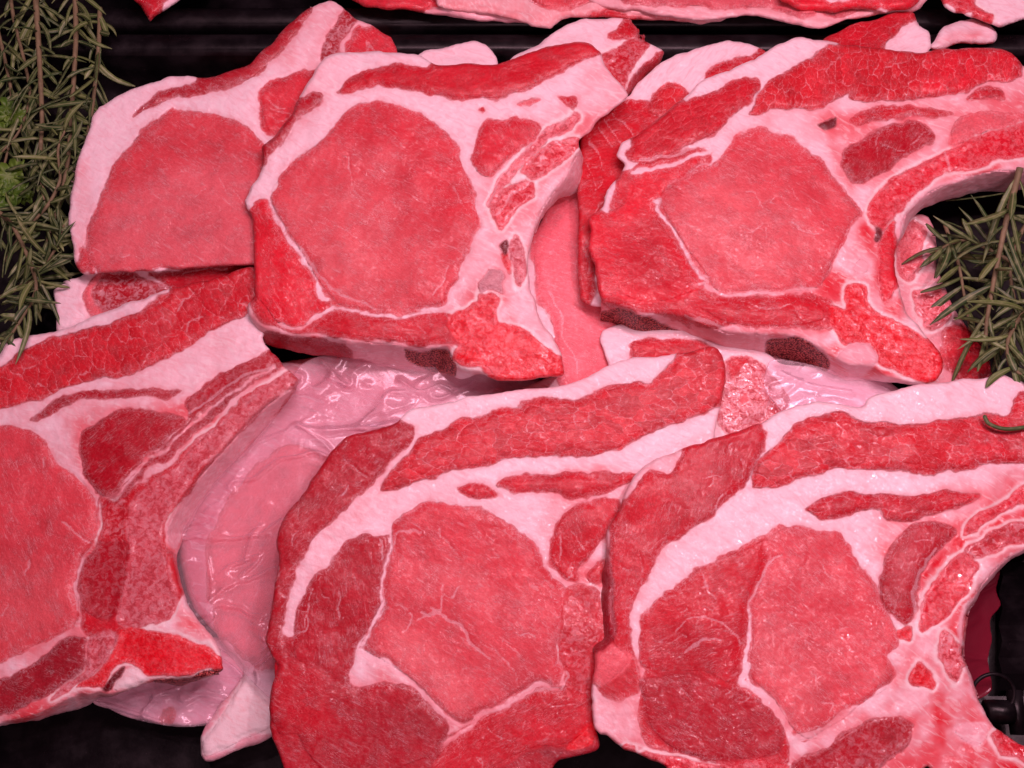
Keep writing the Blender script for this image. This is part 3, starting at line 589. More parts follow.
add(name='pork_chop', label='large pork chop in the lower middle, grainy belly strip across its top, marbled loin eye',
    outline='397,423 413,407 433,407 467,397 513,390 557,387 587,377 613,363 630,358 668,355 701,348 712,347 721,353 725,367 725,387 720,407 717,418 712,450 690,490 665,520 655,600 640,680 615,700 596,715 598,750 575,756 556,764 530,792 480,800 330,800 290,782 275,742 270,724 270,688 278,667 272,656 266,641 268,630 272,607 277,567 278,533 290,510 307,487 320,467 330,453 347,437 367,430',
    plane=(41, -1.2, 0), seed=4, grain=25,
    regs=[(None, 'stain', 'pinkred', '550,480 640,480 610,740 555,740 545,600', {'a': 0.6, 'r': 12}), (None, 'stain', 'pinkred', '270,640 430,680 550,680 600,700 590,768 280,768', {'a': 0.65, 'r': 12}), (None, 'stain', 'pinkred', '280,470 420,420 430,440 330,560 280,640', {'a': 0.2, 'r': 8}), (None, 'stain', 'pinkred', '360,500 470,480 600,470 600,500 450,500 370,540', {'a': 0.15, 'r': 8}), (None, 'stain', 'red', '560,570 610,560 615,600 600,700 570,700 560,640', {'a': 0.6, 'r': 6}), (None, 'stain', 'red', '440,745 540,730 600,690 600,745 540,755 480,775 400,775', {'a': 0.6, 'r': 6}), (None, 'stain', 'red', '272,655 300,660 300,760 275,740', {'a': 0.5, 'r': 6}), (None, 'deep', 'deep', '262,648 285,636 320,640 352,636 360,652 350,684 398,690 432,712 450,735 494,712 541,688 592,692 600,725 592,760 480,790 300,790 262,700', {'mar': 10, 'b': 0.1}), (None, 'plain', 'mus', '560,590 600,590 606,640 596,692 566,690 558,640', {'b': 0.1}), ('cap_muscle', 'deep', 'deep', '400,424 415,428 412,440 393,457 380,473 360,497 333,520 313,540 297,570 288,593 284,627 284,650 270,645 269,632 273,607 278,567 279,533 291,510 308,487 321,467 331,453 348,438 368,431', {'mar': 44, 'g': 130}),
          ('belly_muscle', 'bund', 'bund', '417,443 433,433 440,430 467,420 493,412 517,407 520,398 550,397 573,400 600,393 633,380 647,381 665,366 681,353 711,348 720,354 724,368 724,384 715,407 691,420 661,430 635,440 613,450 573,456 533,457 500,462 467,467 433,477 400,487 380,492 387,473 400,460', {'g': 0, 'k': 1.2}),
          ('strip_muscle', 'bund', 'mus', '495,484 517,477 550,475 587,472 640,474 634,483 590,493 573,497 550,492 517,492 500,490', {'g': -8, 'k': 0.5}),
          ('small_muscle', 'plain', 'mus', '455,488 473,483 487,485 495,495 480,500 463,493'),
          ('deep_muscle', 'deep', 'deep', '363,533 373,537 387,534 389,545 386,560 383,587 383,602 366,632 358,650 348,676 330,680 310,668 293,655 295,617 300,597 313,577 333,557', {'mar': 27, 'g': 80}),
          ('loin_muscle', 'loin', 'loin', '391,534 400,520 427,503 440,502 467,505 500,517 523,533 543,560 560,590 563,613 559,635 556,650 559,670 555,686 541,680 520,690 491,709 465,723 452,718 434,703 421,688 400,672 376,657 364,650 369,633 385,603 386,587 390,560', {'mar': 44, 'g': 35}),
          (None, 'blush', 'loinp', '390,620 430,640 470,690 455,710 420,680 385,650', {'r': 18, 'a': 0.7}),
          (None, 'blush', 'loind', '400,520 440,506 500,520 540,560 555,600 500,590 440,550', {'r': 16, 'a': 0.55}),
          ('lower_muscle', 'deep', 'deep', '276,660 304,662 346,684 367,686 398,684 419,691 434,709 449,724 450,731 438,746 428,757 408,765 382,776 330,776 304,750 297,735 279,735 271,714 273,685', {'mar': 30, 'g': 30}),
          (None, 'blush', 'mus', '276,665 320,670 330,720 310,740 280,725', {'r': 12, 'a': 0.6}),
          (None, 'blush', 'dark', '380,700 430,705 440,735 410,755 370,735', {'r': 12, 'a': 0.4}),
          ('bottom_muscle', 'deep', 'mus', '465,728 494,712 522,694 541,686 561,691 587,692 593,722 569,744 535,748 504,761 478,776 439,776 430,764 452,740', {'mar': 23, 'g': -30}),
          ('bone_marrow', 'marrow', 'blood', '567,748 582,732 592,722 594,740 582,748', {'k': 0.2}),
          ('intercostal_muscle', 'deep', 'mus', '552,540 560,520 577,503 600,495 617,500 620,510 610,530 597,547 580,567 573,582 557,570 550,557', {'mar': 6, 'g': 70}),
          ('rib_muscle', 'plain', 'mus', '587,573 607,556 612,562 603,580 590,584'),
          ('rib_marrow', 'marrow', 'mus', '567,596 587,588 602,592 598,617 598,640 590,650 593,667 590,690 573,689 572,672 565,666 560,646 565,615', {'k': 0.5}),
          (None, 'plain', 'dark', '536,752 580,750 597,746 597,752 575,757 556,764')],
    veins='4.5:364,653 378,660 396,670|3:396,670 415,684 436,706 453,724|3.2:446,744 470,728 500,708 526,692 541,684|2:541,684 556,690|2.2:388,538 387,560 384,590 374,618 364,648|0.5:391,545 396,536 408,532 420,533|0.5:386,590 384,604 368,632|1.0:365,655 385,660 410,680 430,700|0.4:418,620 440,610 447,585|0.8:430,610 445,620 460,628 473,645 490,660|0.3:480,642 500,658 518,682|0.6:420,612 430,618 440,612|0.4:445,592 452,600 462,588|0.5:518,634 528,630 535,636|0.3:440,530 450,540 455,548|0.9:560,690 566,678 562,672|0.4:560,535 562,560|0.4:572,530 585,550|1.2:555,688 530,690|0.4:340,590 338,620|0.3:310,590 305,630|0.4:378,540 382,560')
add(name='pork_chop', label='large pork chop in the lower right corner, coarse grainy belly strip and curved rib',
    outline='691,445 718,438 755,425 765,420 788,409 818,402 861,407 868,398 901,388 941,382 981,377 1001,375 1024,382 1070,390 1070,530 1024,553 1001,570 981,593 968,613 966,633 962,657 970,672 980,703 996,727 1024,745 1070,765 1070,800 940,800 934,780 927,766 915,776 905,800 700,800 665,767 647,759 626,750 616,742 605,735 598,733 593,724 591,696 594,660 591,638 595,600 604,567 608,533 618,510 631,480 645,465 668,455',
    top='691,445 718,438 755,425 765,420 788,409 818,402 861,407 868,398 901,388 941,382 981,377 1001,375 1024,382 1070,390 1070,522 1024,546 1000,561 978,585 965,606 960,633 958,657 966,675 977,703 996,727 1024,745 1070,765 1070,800 940,800 934,780 927,766 915,776 905,800 700,800 665,767 647,759 626,750 616,742 605,735 598,733 593,724 591,696 595,660 612,640 611,600 611,567 612,533 622,510 635,482 648,468 668,457',
    plane=(48, 0.8, 0.5), seed=5, grain=35, drop=0.9,
    regs=[(None, 'stain', 'pinkred', '875,520 1060,480 1060,800 900,768 880,690 905,640', {'a': 0.8, 'r': 14}), (None, 'stain', 'pinkred', '600,660 660,650 760,700 860,710 940,768 600,768', {'a': 0.65, 'r': 12}), (None, 'stain', 'pinkred', '610,480 690,440 760,420 640,600 610,650', {'a': 0.35, 'r': 8}), (None, 'stain', 'red', '1060,455 1000,495 960,530 925,570 912,610 925,625 955,590 1000,550 1060,530', {'a': 0.95, 'r': 6}), (None, 'stain', 'red', '940,640 965,625 968,680 985,720 1060,770 1060,800 960,790 930,700 945,680', {'a': 0.9, 'r': 6}), (None, 'stain', 'red', '800,755 860,735 920,735 930,770 800,790', {'a': 0.5, 'r': 6}), (None, 'stain', 'red', '610,735 680,745 790,760 790,790 600,760', {'a': 0.5, 'r': 6}), (None, 'deep', 'mus', '650,655 652,612 668,590 700,568 765,548 768,560 752,600 746,650 742,668 758,698 785,730 782,770 660,750 642,735 640,700 646,672', {'mar': 10, 'b': 0.1}), (None, 'plain', 'mus', '596,640 612,630 632,650 640,690 622,700 600,694', {'b': .1}), ('cap_muscle', 'deep', 'mus', '691,446 718,439 755,426 765,432 763,450 755,467 745,487 728,503 701,523 678,540 661,553 648,577 635,600 628,627 631,656 624,655 612,641 611,600 611,567 612,533 622,508 635,487 648,471 668,474 678,463 685,452', {'mar': 44, 'g': 110}),
          (None, 'blush', 'deep', '700,450 755,430 758,465 725,500 670,535 650,560 680,500', {'r': 14, 'a': 0.6}),
          ('belly_muscle', 'bund', 'bund', '753,488 755,470 768,450 785,433 801,423 821,415 845,413 868,422 901,423 935,420 981,415 1005,414 1016,395 1035,388 1070,395 1070,455 1024,463 968,467 935,472 901,470 861,468 828,470 795,477 768,488', {'g': 15, 'k': 1.25, 'cs': 0.95}),
          (None, 'blush', 'mus', '980,420 1070,400 1070,460 960,465', {'r': 14, 'a': 0.5}),
          ('strip_muscle', 'bund', 'mus', '805,508 821,498 848,493 901,497 948,492 978,495 968,503 941,512 911,522 885,520 875,510 845,515 818,518', {'g': -10, 'k': 0.8}),
          ('intercostal_muscle', 'deep', 'deep', '880,597 881,567 891,543 908,527 935,523 958,528 945,543 928,563 918,587 915,610 908,623 891,613', {'mar': 20, 'g': 105}),
          (None, 'blush', 'spongy', '900,540 930,530 915,580 900,600', {'r': 10, 'a': 0.35}),
          ('deep_muscle', 'deep', 'mus', '721,557 748,547 766,538 774,547 764,560 755,583 746,603 743,620 742,650 735,672 729,684 704,672 668,672 641,666 639,646 644,615 663,591 695,570', {'mar': 23, 'g': -20}),
          (None, 'blush', 'deep', '640,640 730,620 735,665 690,675 645,665', {'r': 14, 'a': 0.5}),
          ('loin_muscle', 'loin', 'loin', '768,538 791,525 815,530 838,533 855,557 871,580 880,597 891,617 898,632 902,646 888,654 893,672 886,690 863,703 845,719 824,731 808,740 793,730 782,714 772,698 752,680 749,667 752,641 751,607 757,589 766,562', {'mar': 40, 'g': 40}),
          (None, 'blush', 'loinp', '760,600 790,620 820,690 810,730 785,705 760,670', {'r': 18, 'a': 0.5}),
          ('lower_muscle', 'deep', 'deep', '639,680 678,674 709,683 730,689 756,699 772,712 785,729 780,748 770,755 756,760 717,758 686,755 663,742 649,724 643,698', {'mar': 34, 'g': 30}),
          ('bottom_muscle', 'marrow', 'deep', '795,765 824,748 850,732 876,719 902,716 913,724 910,745 889,758 868,778 800,780', {'k': 0.5}),
          (None, 'marrow', 'red', '618,741 639,750 665,757 704,763 760,764 790,768 760,790 690,785 660,770 640,760', {'k': 0.6}),
          ('rib_muscle', 'marrow', 'red', '965,533 975,517 1001,503 1024,487 1070,470 1070,490 1024,503 1008,510 981,527', {'k': 0.5}),
          ('rib_marrow', 'marrow', 'mus', '968,560 968,547 985,537 1024,523 1070,508 1070,525 1024,540 995,550', {'k': 0.8}),
          ('rib_marrow', 'marrow', 'red', '920,602 928,587 948,563 965,553 980,566 971,580 961,598 945,618 925,633 920,617', {'k': 0.5}),
          ('small_marrow', 'marrow', 'blood', '899,631 907,625 914,630 913,641 903,640', {'k': 0.4}),
          ('bone_marrow', 'marrow', 'blood', '917,662 923,660 932,680 931,692 908,683 911,672', {'k': 0.5}),
          ('rib_blush', 'marrow', 'pinkred', '940,645 949,630 960,645 963,665 955,685 944,672', {'k': 1.0}),
          ('flap_muscle', 'plain', 'pinkred', '600,645 612,643 630,657 625,668 612,680 600,690 594,680 595,655'),
          ('knuckle', 'fat', 'memb', '954,732 965,722 985,724 989,735 980,745 965,742', {'b': 0.8}),
          (None, 'marrow', 'red', '995,733 1010,742 1030,752 1030,762 1000,755', {'k': 0.7}),
          ('rib_membrane', 'fat', 'memb', '1024,548 1001,562 980,586 967,607 962,633 961,656 968,675 978,701 972,690 963,662 964,635 969,612 982,592 1002,570 1024,553'),
          (None, 'plain', 'dark', '609,535 611,567 611,600 612,638 592,650 595,600 604,567')],
    veins='2.2:750,612 751,640|5:748,664 741,680 758,690 776,706 790,728|5:800,736 824,731 850,714 880,696 898,684|0.7:781,555 768,560 760,575 756,590 750,605 751,630|1.6:751,610 750,635|0.5:690,620 705,618 720,624 735,632 743,642|0.6:683,650 700,642 722,640|0.4:675,635 688,622|1.5:748,668 742,682|0.4:700,480 712,476 722,478|0.3:820,700 832,704 829,712|0.8:935,548 920,575 914,600 920,640 935,670|0.9:941,560 925,580 919,610|0.6:962,545 985,560|0.5:718,510 722,498|0.4:700,560 705,590 715,600|0.6:965,610 950,640')
# ---- meat in the tray behind
BG = 'pork chops in the tray behind'
def back(label, outline, plane, regs=(), **k):
    add(group=BG, name='pork_chop', label=label, outline=outline, plane=plane, regs=list(regs), rnd=8, **k)
back('small dark red corner of pork over the back tray edge, top left', '120,-40 128,-10 137,3 145,13 151,22 158,15 172,6 186,-2 220,-8 220,-40', (34, 0, 0),
     [('rib_muscle', 'plain', 'mus', '128,-30 132,-5 140,5 148,14 152,18 163,5 180,-10 180,-30')], seed=31)
back('pork chop in the back tray, its pink fat edge right behind the top middle', '320,-40 335,-12 352,2 380,9 420,12 460,18 500,22 540,23 560,18 590,10 600,-40', (32, 0, 0),
     [('rib_muscle', 'plain', 'loind', '330,-40 345,-4 380,5 430,8 437,-4 400,-20 380,-40')], seed=32, base=MEMB, relief=2.2)
back('long chop with striped pink fat edge in the back tray behind the upper middle chop', '438,-40 437,2 445,10 480,14 515,21 548,29 556,26 570,18 620,19 660,20 700,24 722,22 730,10 730,-40', (36, 0, 0),
     [('rib_muscle', 'plain', 'loin', '450,-30 470,-8 520,0 560,8 600,2 640,6 690,4 700,-30'), ('tip_muscle', 'plain', 'mus', '562,16 600,12 640,15 610,19 575,18'), (None, 'stain', 'pinkred', '445,-5 520,8 600,10 700,16 700,24 560,24 450,10', {'a': 0.6, 'r': 5})], seed=33, base=alb(248, 150, 168), relief=2.2, veins='0.6:470,4 500,8 540,16|0.4:600,8 640,12 690,14', grain=60)
back('pork chop with wavy pale fat edge in the back tray above the upper right chop', '575,-40 590,3 632,11 664,16 700,22 730,18 757,16 787,24 814,28 828,28 846,20 880,14 920,10 930,-40', (40, 0, 0),
     [('rib_muscle', 'plain', 'spongy', '600,-40 610,-2 680,6 760,8 800,14 840,14 870,5 860,-40')], seed=34, base=alb(246, 146, 166), relief=2.4, veins='0.5:650,10 700,14 760,11|0.6:800,20 840,17 870,12')
back('bright red pork chop edge in the back tray, topmost above the upper right chop', '775,-40 778,-4 790,6 800,12 830,12 860,10 890,12 915,7 920,-5 915,-40', (43, 0, 0),
     [('rib_muscle', 'plain', 'red', '780,-40 782,-4 795,8 830,9 870,6 912,3 912,-40'), ('fat_seam', 'fat', 'bone', '815,-5 850,2 880,-2 900,-10 850,-12')], seed=35)
back('curled white fat end of pork lying between the two trays at the top right', '935,36 945,26 960,20 975,19 990,26 997,34 992,43 972,45 955,44 938,52 929,47', (34, 0, 0), [(None, 'stain', 'pinkred', '935,40 960,30 990,36 960,44', {'a': 0.5, 'r': 5})], seed=36, thick=18, relief=2.5)
back('pork chop with red meat and white fat in the far top right corner', '935,-40 940,0 948,10 960,12 972,17 985,24 999,26 1024,20 1060,18 1060,-40', (40, 0, 0),
     [('rib_muscle', 'marrow', 'red', '940,-40 943,-2 952,6 972,13 986,20 990,12 975,4 968,-40', {'k': .5}), ('tip_muscle', 'plain', 'mus', '1000,-30 1024,-6 1060,-4 1060,-30')], seed=37)
import time
t0 = time.time()
# which back chop sits on which: build all
for c, group, cat in CH:
    c.build(group, cat)
print('chops built', time.time() - t0)

# ------------------------------------------------------------------ clear plastic film
def film_material(nm='clear_film', tc_=(0.97, 0.93, 0.96, 1), dc=(0.94, 0.74, 0.80, 1), k=0.12):
    m = N(nm)
    wc = m.n('TexCoord').outputs['Object']
    nz = m.noise(wc, 60, 4, 0.55, 1.2); n2 = m.noise(wc, 260, 3, 0.5)
    bp = m.n('Bump', {'Strength': 0.28, 'Distance': 0.0008, 'Height': m.math('ADD', nz, m.math('MULTIPLY', n2, 0.08))}).outputs[0]
    tr = m.n('BsdfTransparent', {0: tc_})
    gl = m.n('BsdfGlossy', {'Color': (1, 0.95, 1, 1), 'Roughness': 0.17, 'Normal': bp})
    di = m.n('BsdfDiffuse', {0: dc, 'Normal': bp})
    a = m.n('MixShader', {0: k}); m.t.links.new(tr.outputs[0], a.inputs[1]); m.t.links.new(di.outputs[0], a.inputs[2])
    fr = m.n('Fresnel', {'IOR': 1.5, 'Normal': bp})
    f2 = m.math('ADD', m.math('MULTIPLY', fr.outputs[0], 0.55), 0.0, clamp=True)
    b = m.n('MixShader', {0: f2}); m.t.links.new(a.outputs[0], b.inputs[1]); m.t.links.new(gl.outputs[0], b.inputs[2])
    m.t.links.new(b.outputs[0], m.n('OutputMaterial').inputs[0])
    return m.m
FILM = film_material()
REDFILM = film_material('red_film', (0.5, 0.16, 0.22, 1), (0.30, 0.02, 0.05, 1), 0.5)
def film(label, outline, hfun, folds, seed, amp=1.0, mat=None):
    poly = smooth(pts(outline)); P, d, g, F, border, bv = grid_mesh(poly, 1.4)
    h = hfun(P[:, 0], P[:, 1]) + amp * (1.0 * fbm(P[:, 0], P[:, 1], 60, seed, 2) + 1.2 * np.exp(-(fbm(P[:, 0] * 0.6 + P[:, 1] * 0.8, P[:, 1] * 0.6 - P[:, 0] * 0.3, 40, seed + 9, 3) / 0.07) ** 2))
    for w, a, ln in folds:
        L = smooth(pts(ln), False); dd = linedist(P, L, 14.0); h = h + a * 0.55 * np.exp(-np.maximum(dd / (w * 0.7), 0) ** 1.4)
    h1 = h; h0 = h - 0.12
    V = np.concatenate([ray(P[:, 0], P[:, 1], h1 / 1000), ray(P[:, 0], P[:, 1], h0 / 1000)]); n = len(P)
    F2 = np.concatenate([F, F[:, ::-1] + n, np.stack([border[:, 1], border[:, 0], border[:, 0] + n, border[:, 1] + n], 1)])
    o = mesh_obj('plastic_film', V, F2, mat or FILM)
    return tag(o, label, 'plastic film')
film('clear crinkled plastic film over the pale wrapped chop in the middle gap',
     '176,560 186,520 210,485 250,445 280,405 300,365 340,352 420,355 500,372 560,392 520,420 440,430 380,460 330,520 300,600 290,690 272,700 246,676 228,655 205,640 188,610',
     lambda x, y: 23 + 2.4 * sstep(240, 300, x) + 0 * y,
     [(3.5, 2.5, '345,385 330,370 322,362'), (4, 3, '330,378 350,386 352,378'), (3, 2.5, '247,455 258,443 285,432 297,425 320,440 330,450'), (4, 3, '297,425 320,430 360,428 400,425'), (3, 2, '400,380 420,392 440,385 455,392'),
      (2.5, 2, '245,560 252,535 262,525'), (2.5, 1.6, '220,500 240,470'), (2, 2, '262,652 275,640 290,635'), (2.5, 1.8, '250,672 275,668'), (2.5, 1.8, '250,668 275,655'), (2.2, 1.5, '208,560 212,590 205,615')], 301)
film('clear plastic film under the tip of the lower left chop, milky and wrinkled',
     '94,700 118,680 160,660 215,655 244,676 235,697 222,711 207,725 182,727 161,725 130,718', lambda x, y: 15 + 0 * x,
     [(4, 3, '100,703 130,712 160,722'), (5, 2, '130,700 150,695 165,700'), (5, 2, '185,700 200,690 220,690')], 302)
film('clear plastic film over the hidden chop below the upper right chop',
     '770,360 800,362 840,372 880,384 900,400 870,412 820,412 790,418 765,390', lambda x, y: 33 + 0 * x, [(4, 2, '780,372 810,385 850,392')], 303, 0.4)
film('dark red film edge standing beside the curved rib at the lower right',
     '985,560 1000,570 996,590 1001,605 990,620 992,640 988,660 992,690 975,700 962,690 950,650 955,610', lambda x, y: 14 + 0 * x, [], 305, 0.6, REDFILM)

# ------------------------------------------------------------------ trays and black plastic
def plastic(name, col, rough):
    m = N(name); wc = m.n('TexCoord').outputs['Object']
    n1 = m.noise(wc, 90, 5, 0.6); n2 = m.noise(wc, 900, 3, 0.6)
    c = m.mix(m.step(n2, 0.66, 0.78, 0, 0.25), m.mix(m.step(n1, 0.4, 0.7), col, [v * 1.8 + 0.004 for v in col]), (0.10, 0.07, 0.09))
    bp = m.n('Bump', {'Strength': 0.25, 'Distance': 0.0005, 'Height': m.math('ADD', n1, m.math('MULTIPLY', n2, 0.3))}).outputs[0]
    b = m.n('BsdfPrincipled', {'Base Color': c, 'Roughness': m.lerp(n1, 0.3, 0.7, rough, rough + 0.2), 'Normal': bp, 'Specular IOR Level': 0.22})
    m.t.links.new(b.outputs[0], m.n('OutputMaterial').inputs[0]); return m.m
BLACK = plastic('black_plastic', (0.004, 0.003, 0.004), 0.25); SHELF = plastic('dark_shelf', (0.003, 0.0025, 0.003), 0.45)
def sweep_rect(name, x0, x1, y0, y1, prof, mat, parent, closed, r=0.02, ns=6):
    """rounded rectangle swept by a profile of (outset, z)"""
    ring = []
    for cx, cy, a0 in ((x1 - r, y1 - r, 0), (x0 + r, y1 - r, 90), (x0 + r, y0 + r, 180), (x1 - r, y0 + r, 270)):
        for k in range(ns + 1):
            a = math.radians(a0 + 90 * k / ns); ring.append((cx, cy, math.cos(a), math.sin(a)))
    V = []; F = []; n = len(ring)
    for o, z in prof:
        for cx, cy, c, s_ in ring: V.append((cx + (r + o) * c, cy + (r + o) * s_, z))
    for j in range(len(prof) - 1):
        for i in range(n):
            F.append((j * n + i, j * n + (i + 1) % n, (j + 1) * n + (i + 1) % n, (j + 1) * n + i))
    if closed: F.append(tuple(range(n))[::-1])
    return mesh_obj(name, V, F, mat, parent)
def tray(label, x0, x1, y0, y1, z0, hgt):
    t = empty('display_tray', ((x0 + x1) / 2, (y0 + y1) / 2, z0)); tag(t, label, 'tray')
    sweep_rect('tray_floor', x0, x1, y0, y1, [(-0.004, z0 + 0.0015), (0.0, z0 + 0.003), (0.002, z0 + hgt * 0.5), (0.004, z0 + hgt - 0.003)], BLACK, t, True)
    sweep_rect('rim', x0, x1, y0, y1, [(0.0035, z0 + hgt - 0.006), (0.0045, z0 + hgt - 0.001), (0.007, z0 + hgt), (0.013, z0 + hgt), (0.015, z0 + hgt - 0.002), (0.015, z0 + hgt - 0.009)], BLACK, t, False)
    return t
ytop = ray(512, 62, 0.022)[1]; 
tray('black plastic display tray holding the large chops, its rim crossing behind them', -0.300, 0.262, -0.24, float(ytop), -0.004, 0.028)
tray('second black plastic tray behind, filled with more pork along the top edge', -0.34, 0.34, float(ytop) + 0.036, 0.50, -0.004, 0.024)
sh = mesh_obj('counter_shelf', [(-1.2, -1.0, -0.008), (1.2, -1.0, -0.008), (1.2, 1.4, -0.008), (-1.2, 1.4, -0.008)], [(0, 1, 2, 3)], SHELF); sh['kind'] = 'structure'

def tube(path, rad, nseg=10, closed=False):
    path = np.array(path, float); n = len(path); V = []; F = []
    for i in range(n):
        t = path[(i + 1) % n] - path[i - 1] if closed else path[min(i + 1, n - 1)] - path[max(i - 1, 0)]
        t = t / (np.linalg.norm(t) + 1e-9); up = np.array([0, 0, 1.0]) if abs(t[2]) < 0.9 else np.array([1.0, 0, 0])
        u = np.cross(t, up); u /= np.linalg.norm(u); w = np.cross(u, t)
        r = rad[i] if hasattr(rad, '__len__') else rad
        for k in range(nseg):
            a = 2 * math.pi * k / nseg; V.append(path[i] + r * (math.cos(a) * u + math.sin(a) * w))
    for i in range(n if closed else n - 1):
        j = (i + 1) % n
        for k in range(nseg): F.append((i * nseg + k, i * nseg + (k + 1) % nseg, j * nseg + (k + 1) % nseg, j * nseg + k))
    if not closed: F.append(tuple(range(nseg))[::-1]); F.append(tuple((n - 1) * nseg + k for k in range(nseg)))
    return V, F
# black price holder standing at the lower right
hb = ray(997, 705, 0.012); hold = empty('price_holder', (float(hb[0]), float(hb[1]), 0.0)); tag(hold, 'black plastic price holder with a ring, low in the lower right corner beside the rib', 'price holder')
c = ray(993, 694, 0.020); V, F = tube([(c[0] + 0.0085 * math.cos(a), c[1] + 0.0085 * math.sin(a) * 0.9, c[2] + 0.003 * math.sin(a)) for a in np.linspace(0, 2 * math.pi, 33)[:-1]], 0.0008, 8, True)
mesh_obj('ring', V, F, BLACK, hold)
a, b = ray(984, 712, 0.016), ray(1012, 712, 0.016); V, F = tube([a, a * .95 + b * .05, a * .3 + b * .7, b], [0.0035, 0.0048, 0.0048, 0.0045], 24); mesh_obj('barrel', V, F, BLACK, hold)
a, b = ray(1014, 690, 0.014), ray(1018, 735, 0.014); V, F = tube([a, (a + b) / 2, b], [0.003, 0.0034, 0.003], 12); mesh_obj('post', V, F, BLACK, hold)
pn = [ray(1005, 560, 0.012), ray(1040, 560, 0.012), ray(1040, 690, 0.012), ray(1004, 690, 0.012)]
V = []; F = []
for k in range(9):
    p0 = pn[0] * (1 - k / 8) + pn[3] * k / 8; p1 = pn[1] * (1 - k / 8) + pn[2] * k / 8
    for q, z in ((p0, 0.0), (p0, 0.004 if k % 2 else 0.0), (p1, 0.004 if k % 2 else 0.0), (p1, 0.0)): V.append((q[0], q[1], 0.006 + z))
for k in range(8):
    for j in range(3): F.append((k * 4 + j, k * 4 + j + 1, k * 4 + 5 + j, k * 4 + 4 + j))
mesh_obj('ribbed_plate', V, F, BLACK, hold, False)

# ------------------------------------------------------------------ rosemary and parsley
def herb_material(name, c1, c2, c3, rough=0.5):
    m = N(name); wc = m.n('TexCoord').outputs['Object']
    side = m.attr('lf').outputs['Vector']; u, v, r = m.xyz(side)
    n1 = m.noise(wc, 260, 4, 0.6)
    c = m.mix(r, c1, c2)
    c = m.mix(m.step(m.math('ABSOLUTE', m.math('SUBTRACT', v, 0.5)), 0.14, 0.02, 0.0, 0.6), c, c3)
    c = m.mix(m.step(n1, 0.45, 0.75, 0, 0.5), c, c3)
    bp = m.n('Bump', {'Strength': 0.4, 'Distance': 0.0003, 'Height': m.noise(wc, 900, 3)}).outputs[0]
    b = m.n('BsdfPrincipled', {'Base Color': c, 'Roughness': rough, 'Normal': bp})
    m.t.links.new(b.outputs[0], m.n('OutputMaterial').inputs[0]); return m.m
NEEDLE = herb_material('rosemary_leaf', (0.030, 0.070, 0.018), (0.13, 0.19, 0.05), (0.32, 0.37, 0.18))
TWIG = herb_material('rosemary_twig', (0.13, 0.11, 0.055), (0.20, 0.16, 0.08), (0.30, 0.25, 0.14), 0.7)
PARS = herb_material('parsley_leaf', (0.05, 0.14, 0.012), (0.10, 0.20, 0.02), (0.14, 0.25, 0.03))
def needle(V, F, A, p, d, L, w, r, bend):
    """one narrow rolled leaf: p base, d direction"""
    d = d / np.linalg.norm(d); up = np.array([0, 0, 1.0]); s_ = np.cross(d, up); s_ /= np.linalg.norm(s_) + 1e-9; nn = np.cross(s_, d)
    b0 = len(V); K = 7; t_ = random.uniform(-0.9, 0.9); side = s_ * math.cos(t_) + nn * math.sin(t_); nrm = np.cross(side, d)
    for i in range(K):
        t = i / (K - 1); c = p + d * L * t + bend * (t * t) * L
        ww = w * (0.45 + 1.3 * t if t < 0.35 else 0.905 + 0.1 * math.sin(3 * t)) * (1 if t < 0.8 else max(0.08, (1 - t) / 0.2 * 0.9 + 0.08))
        for sx, sz in ((-1, -0.15), (-0.85, 0.28), (0, 0.12), (0.85, 0.28), (1, -0.15), (0, -0.30)):
            V.append(c + side * ww * sx + nrm * w * sz * 1.1); A.append((t, 0.5 + sx * 0.5, r))
    for i in range(K - 1):
        for j in range(6): F.append((b0 + i * 6 + j, b0 + i * 6 + (j + 1) % 6, b0 + (i + 1) * 6 + (j + 1) % 6, b0 + (i + 1) * 6 + j))
    F.append(tuple(b0 + j for j in range(6))[::-1]); F.append(tuple(b0 + (K - 1) * 6 + j for j in range(6)))
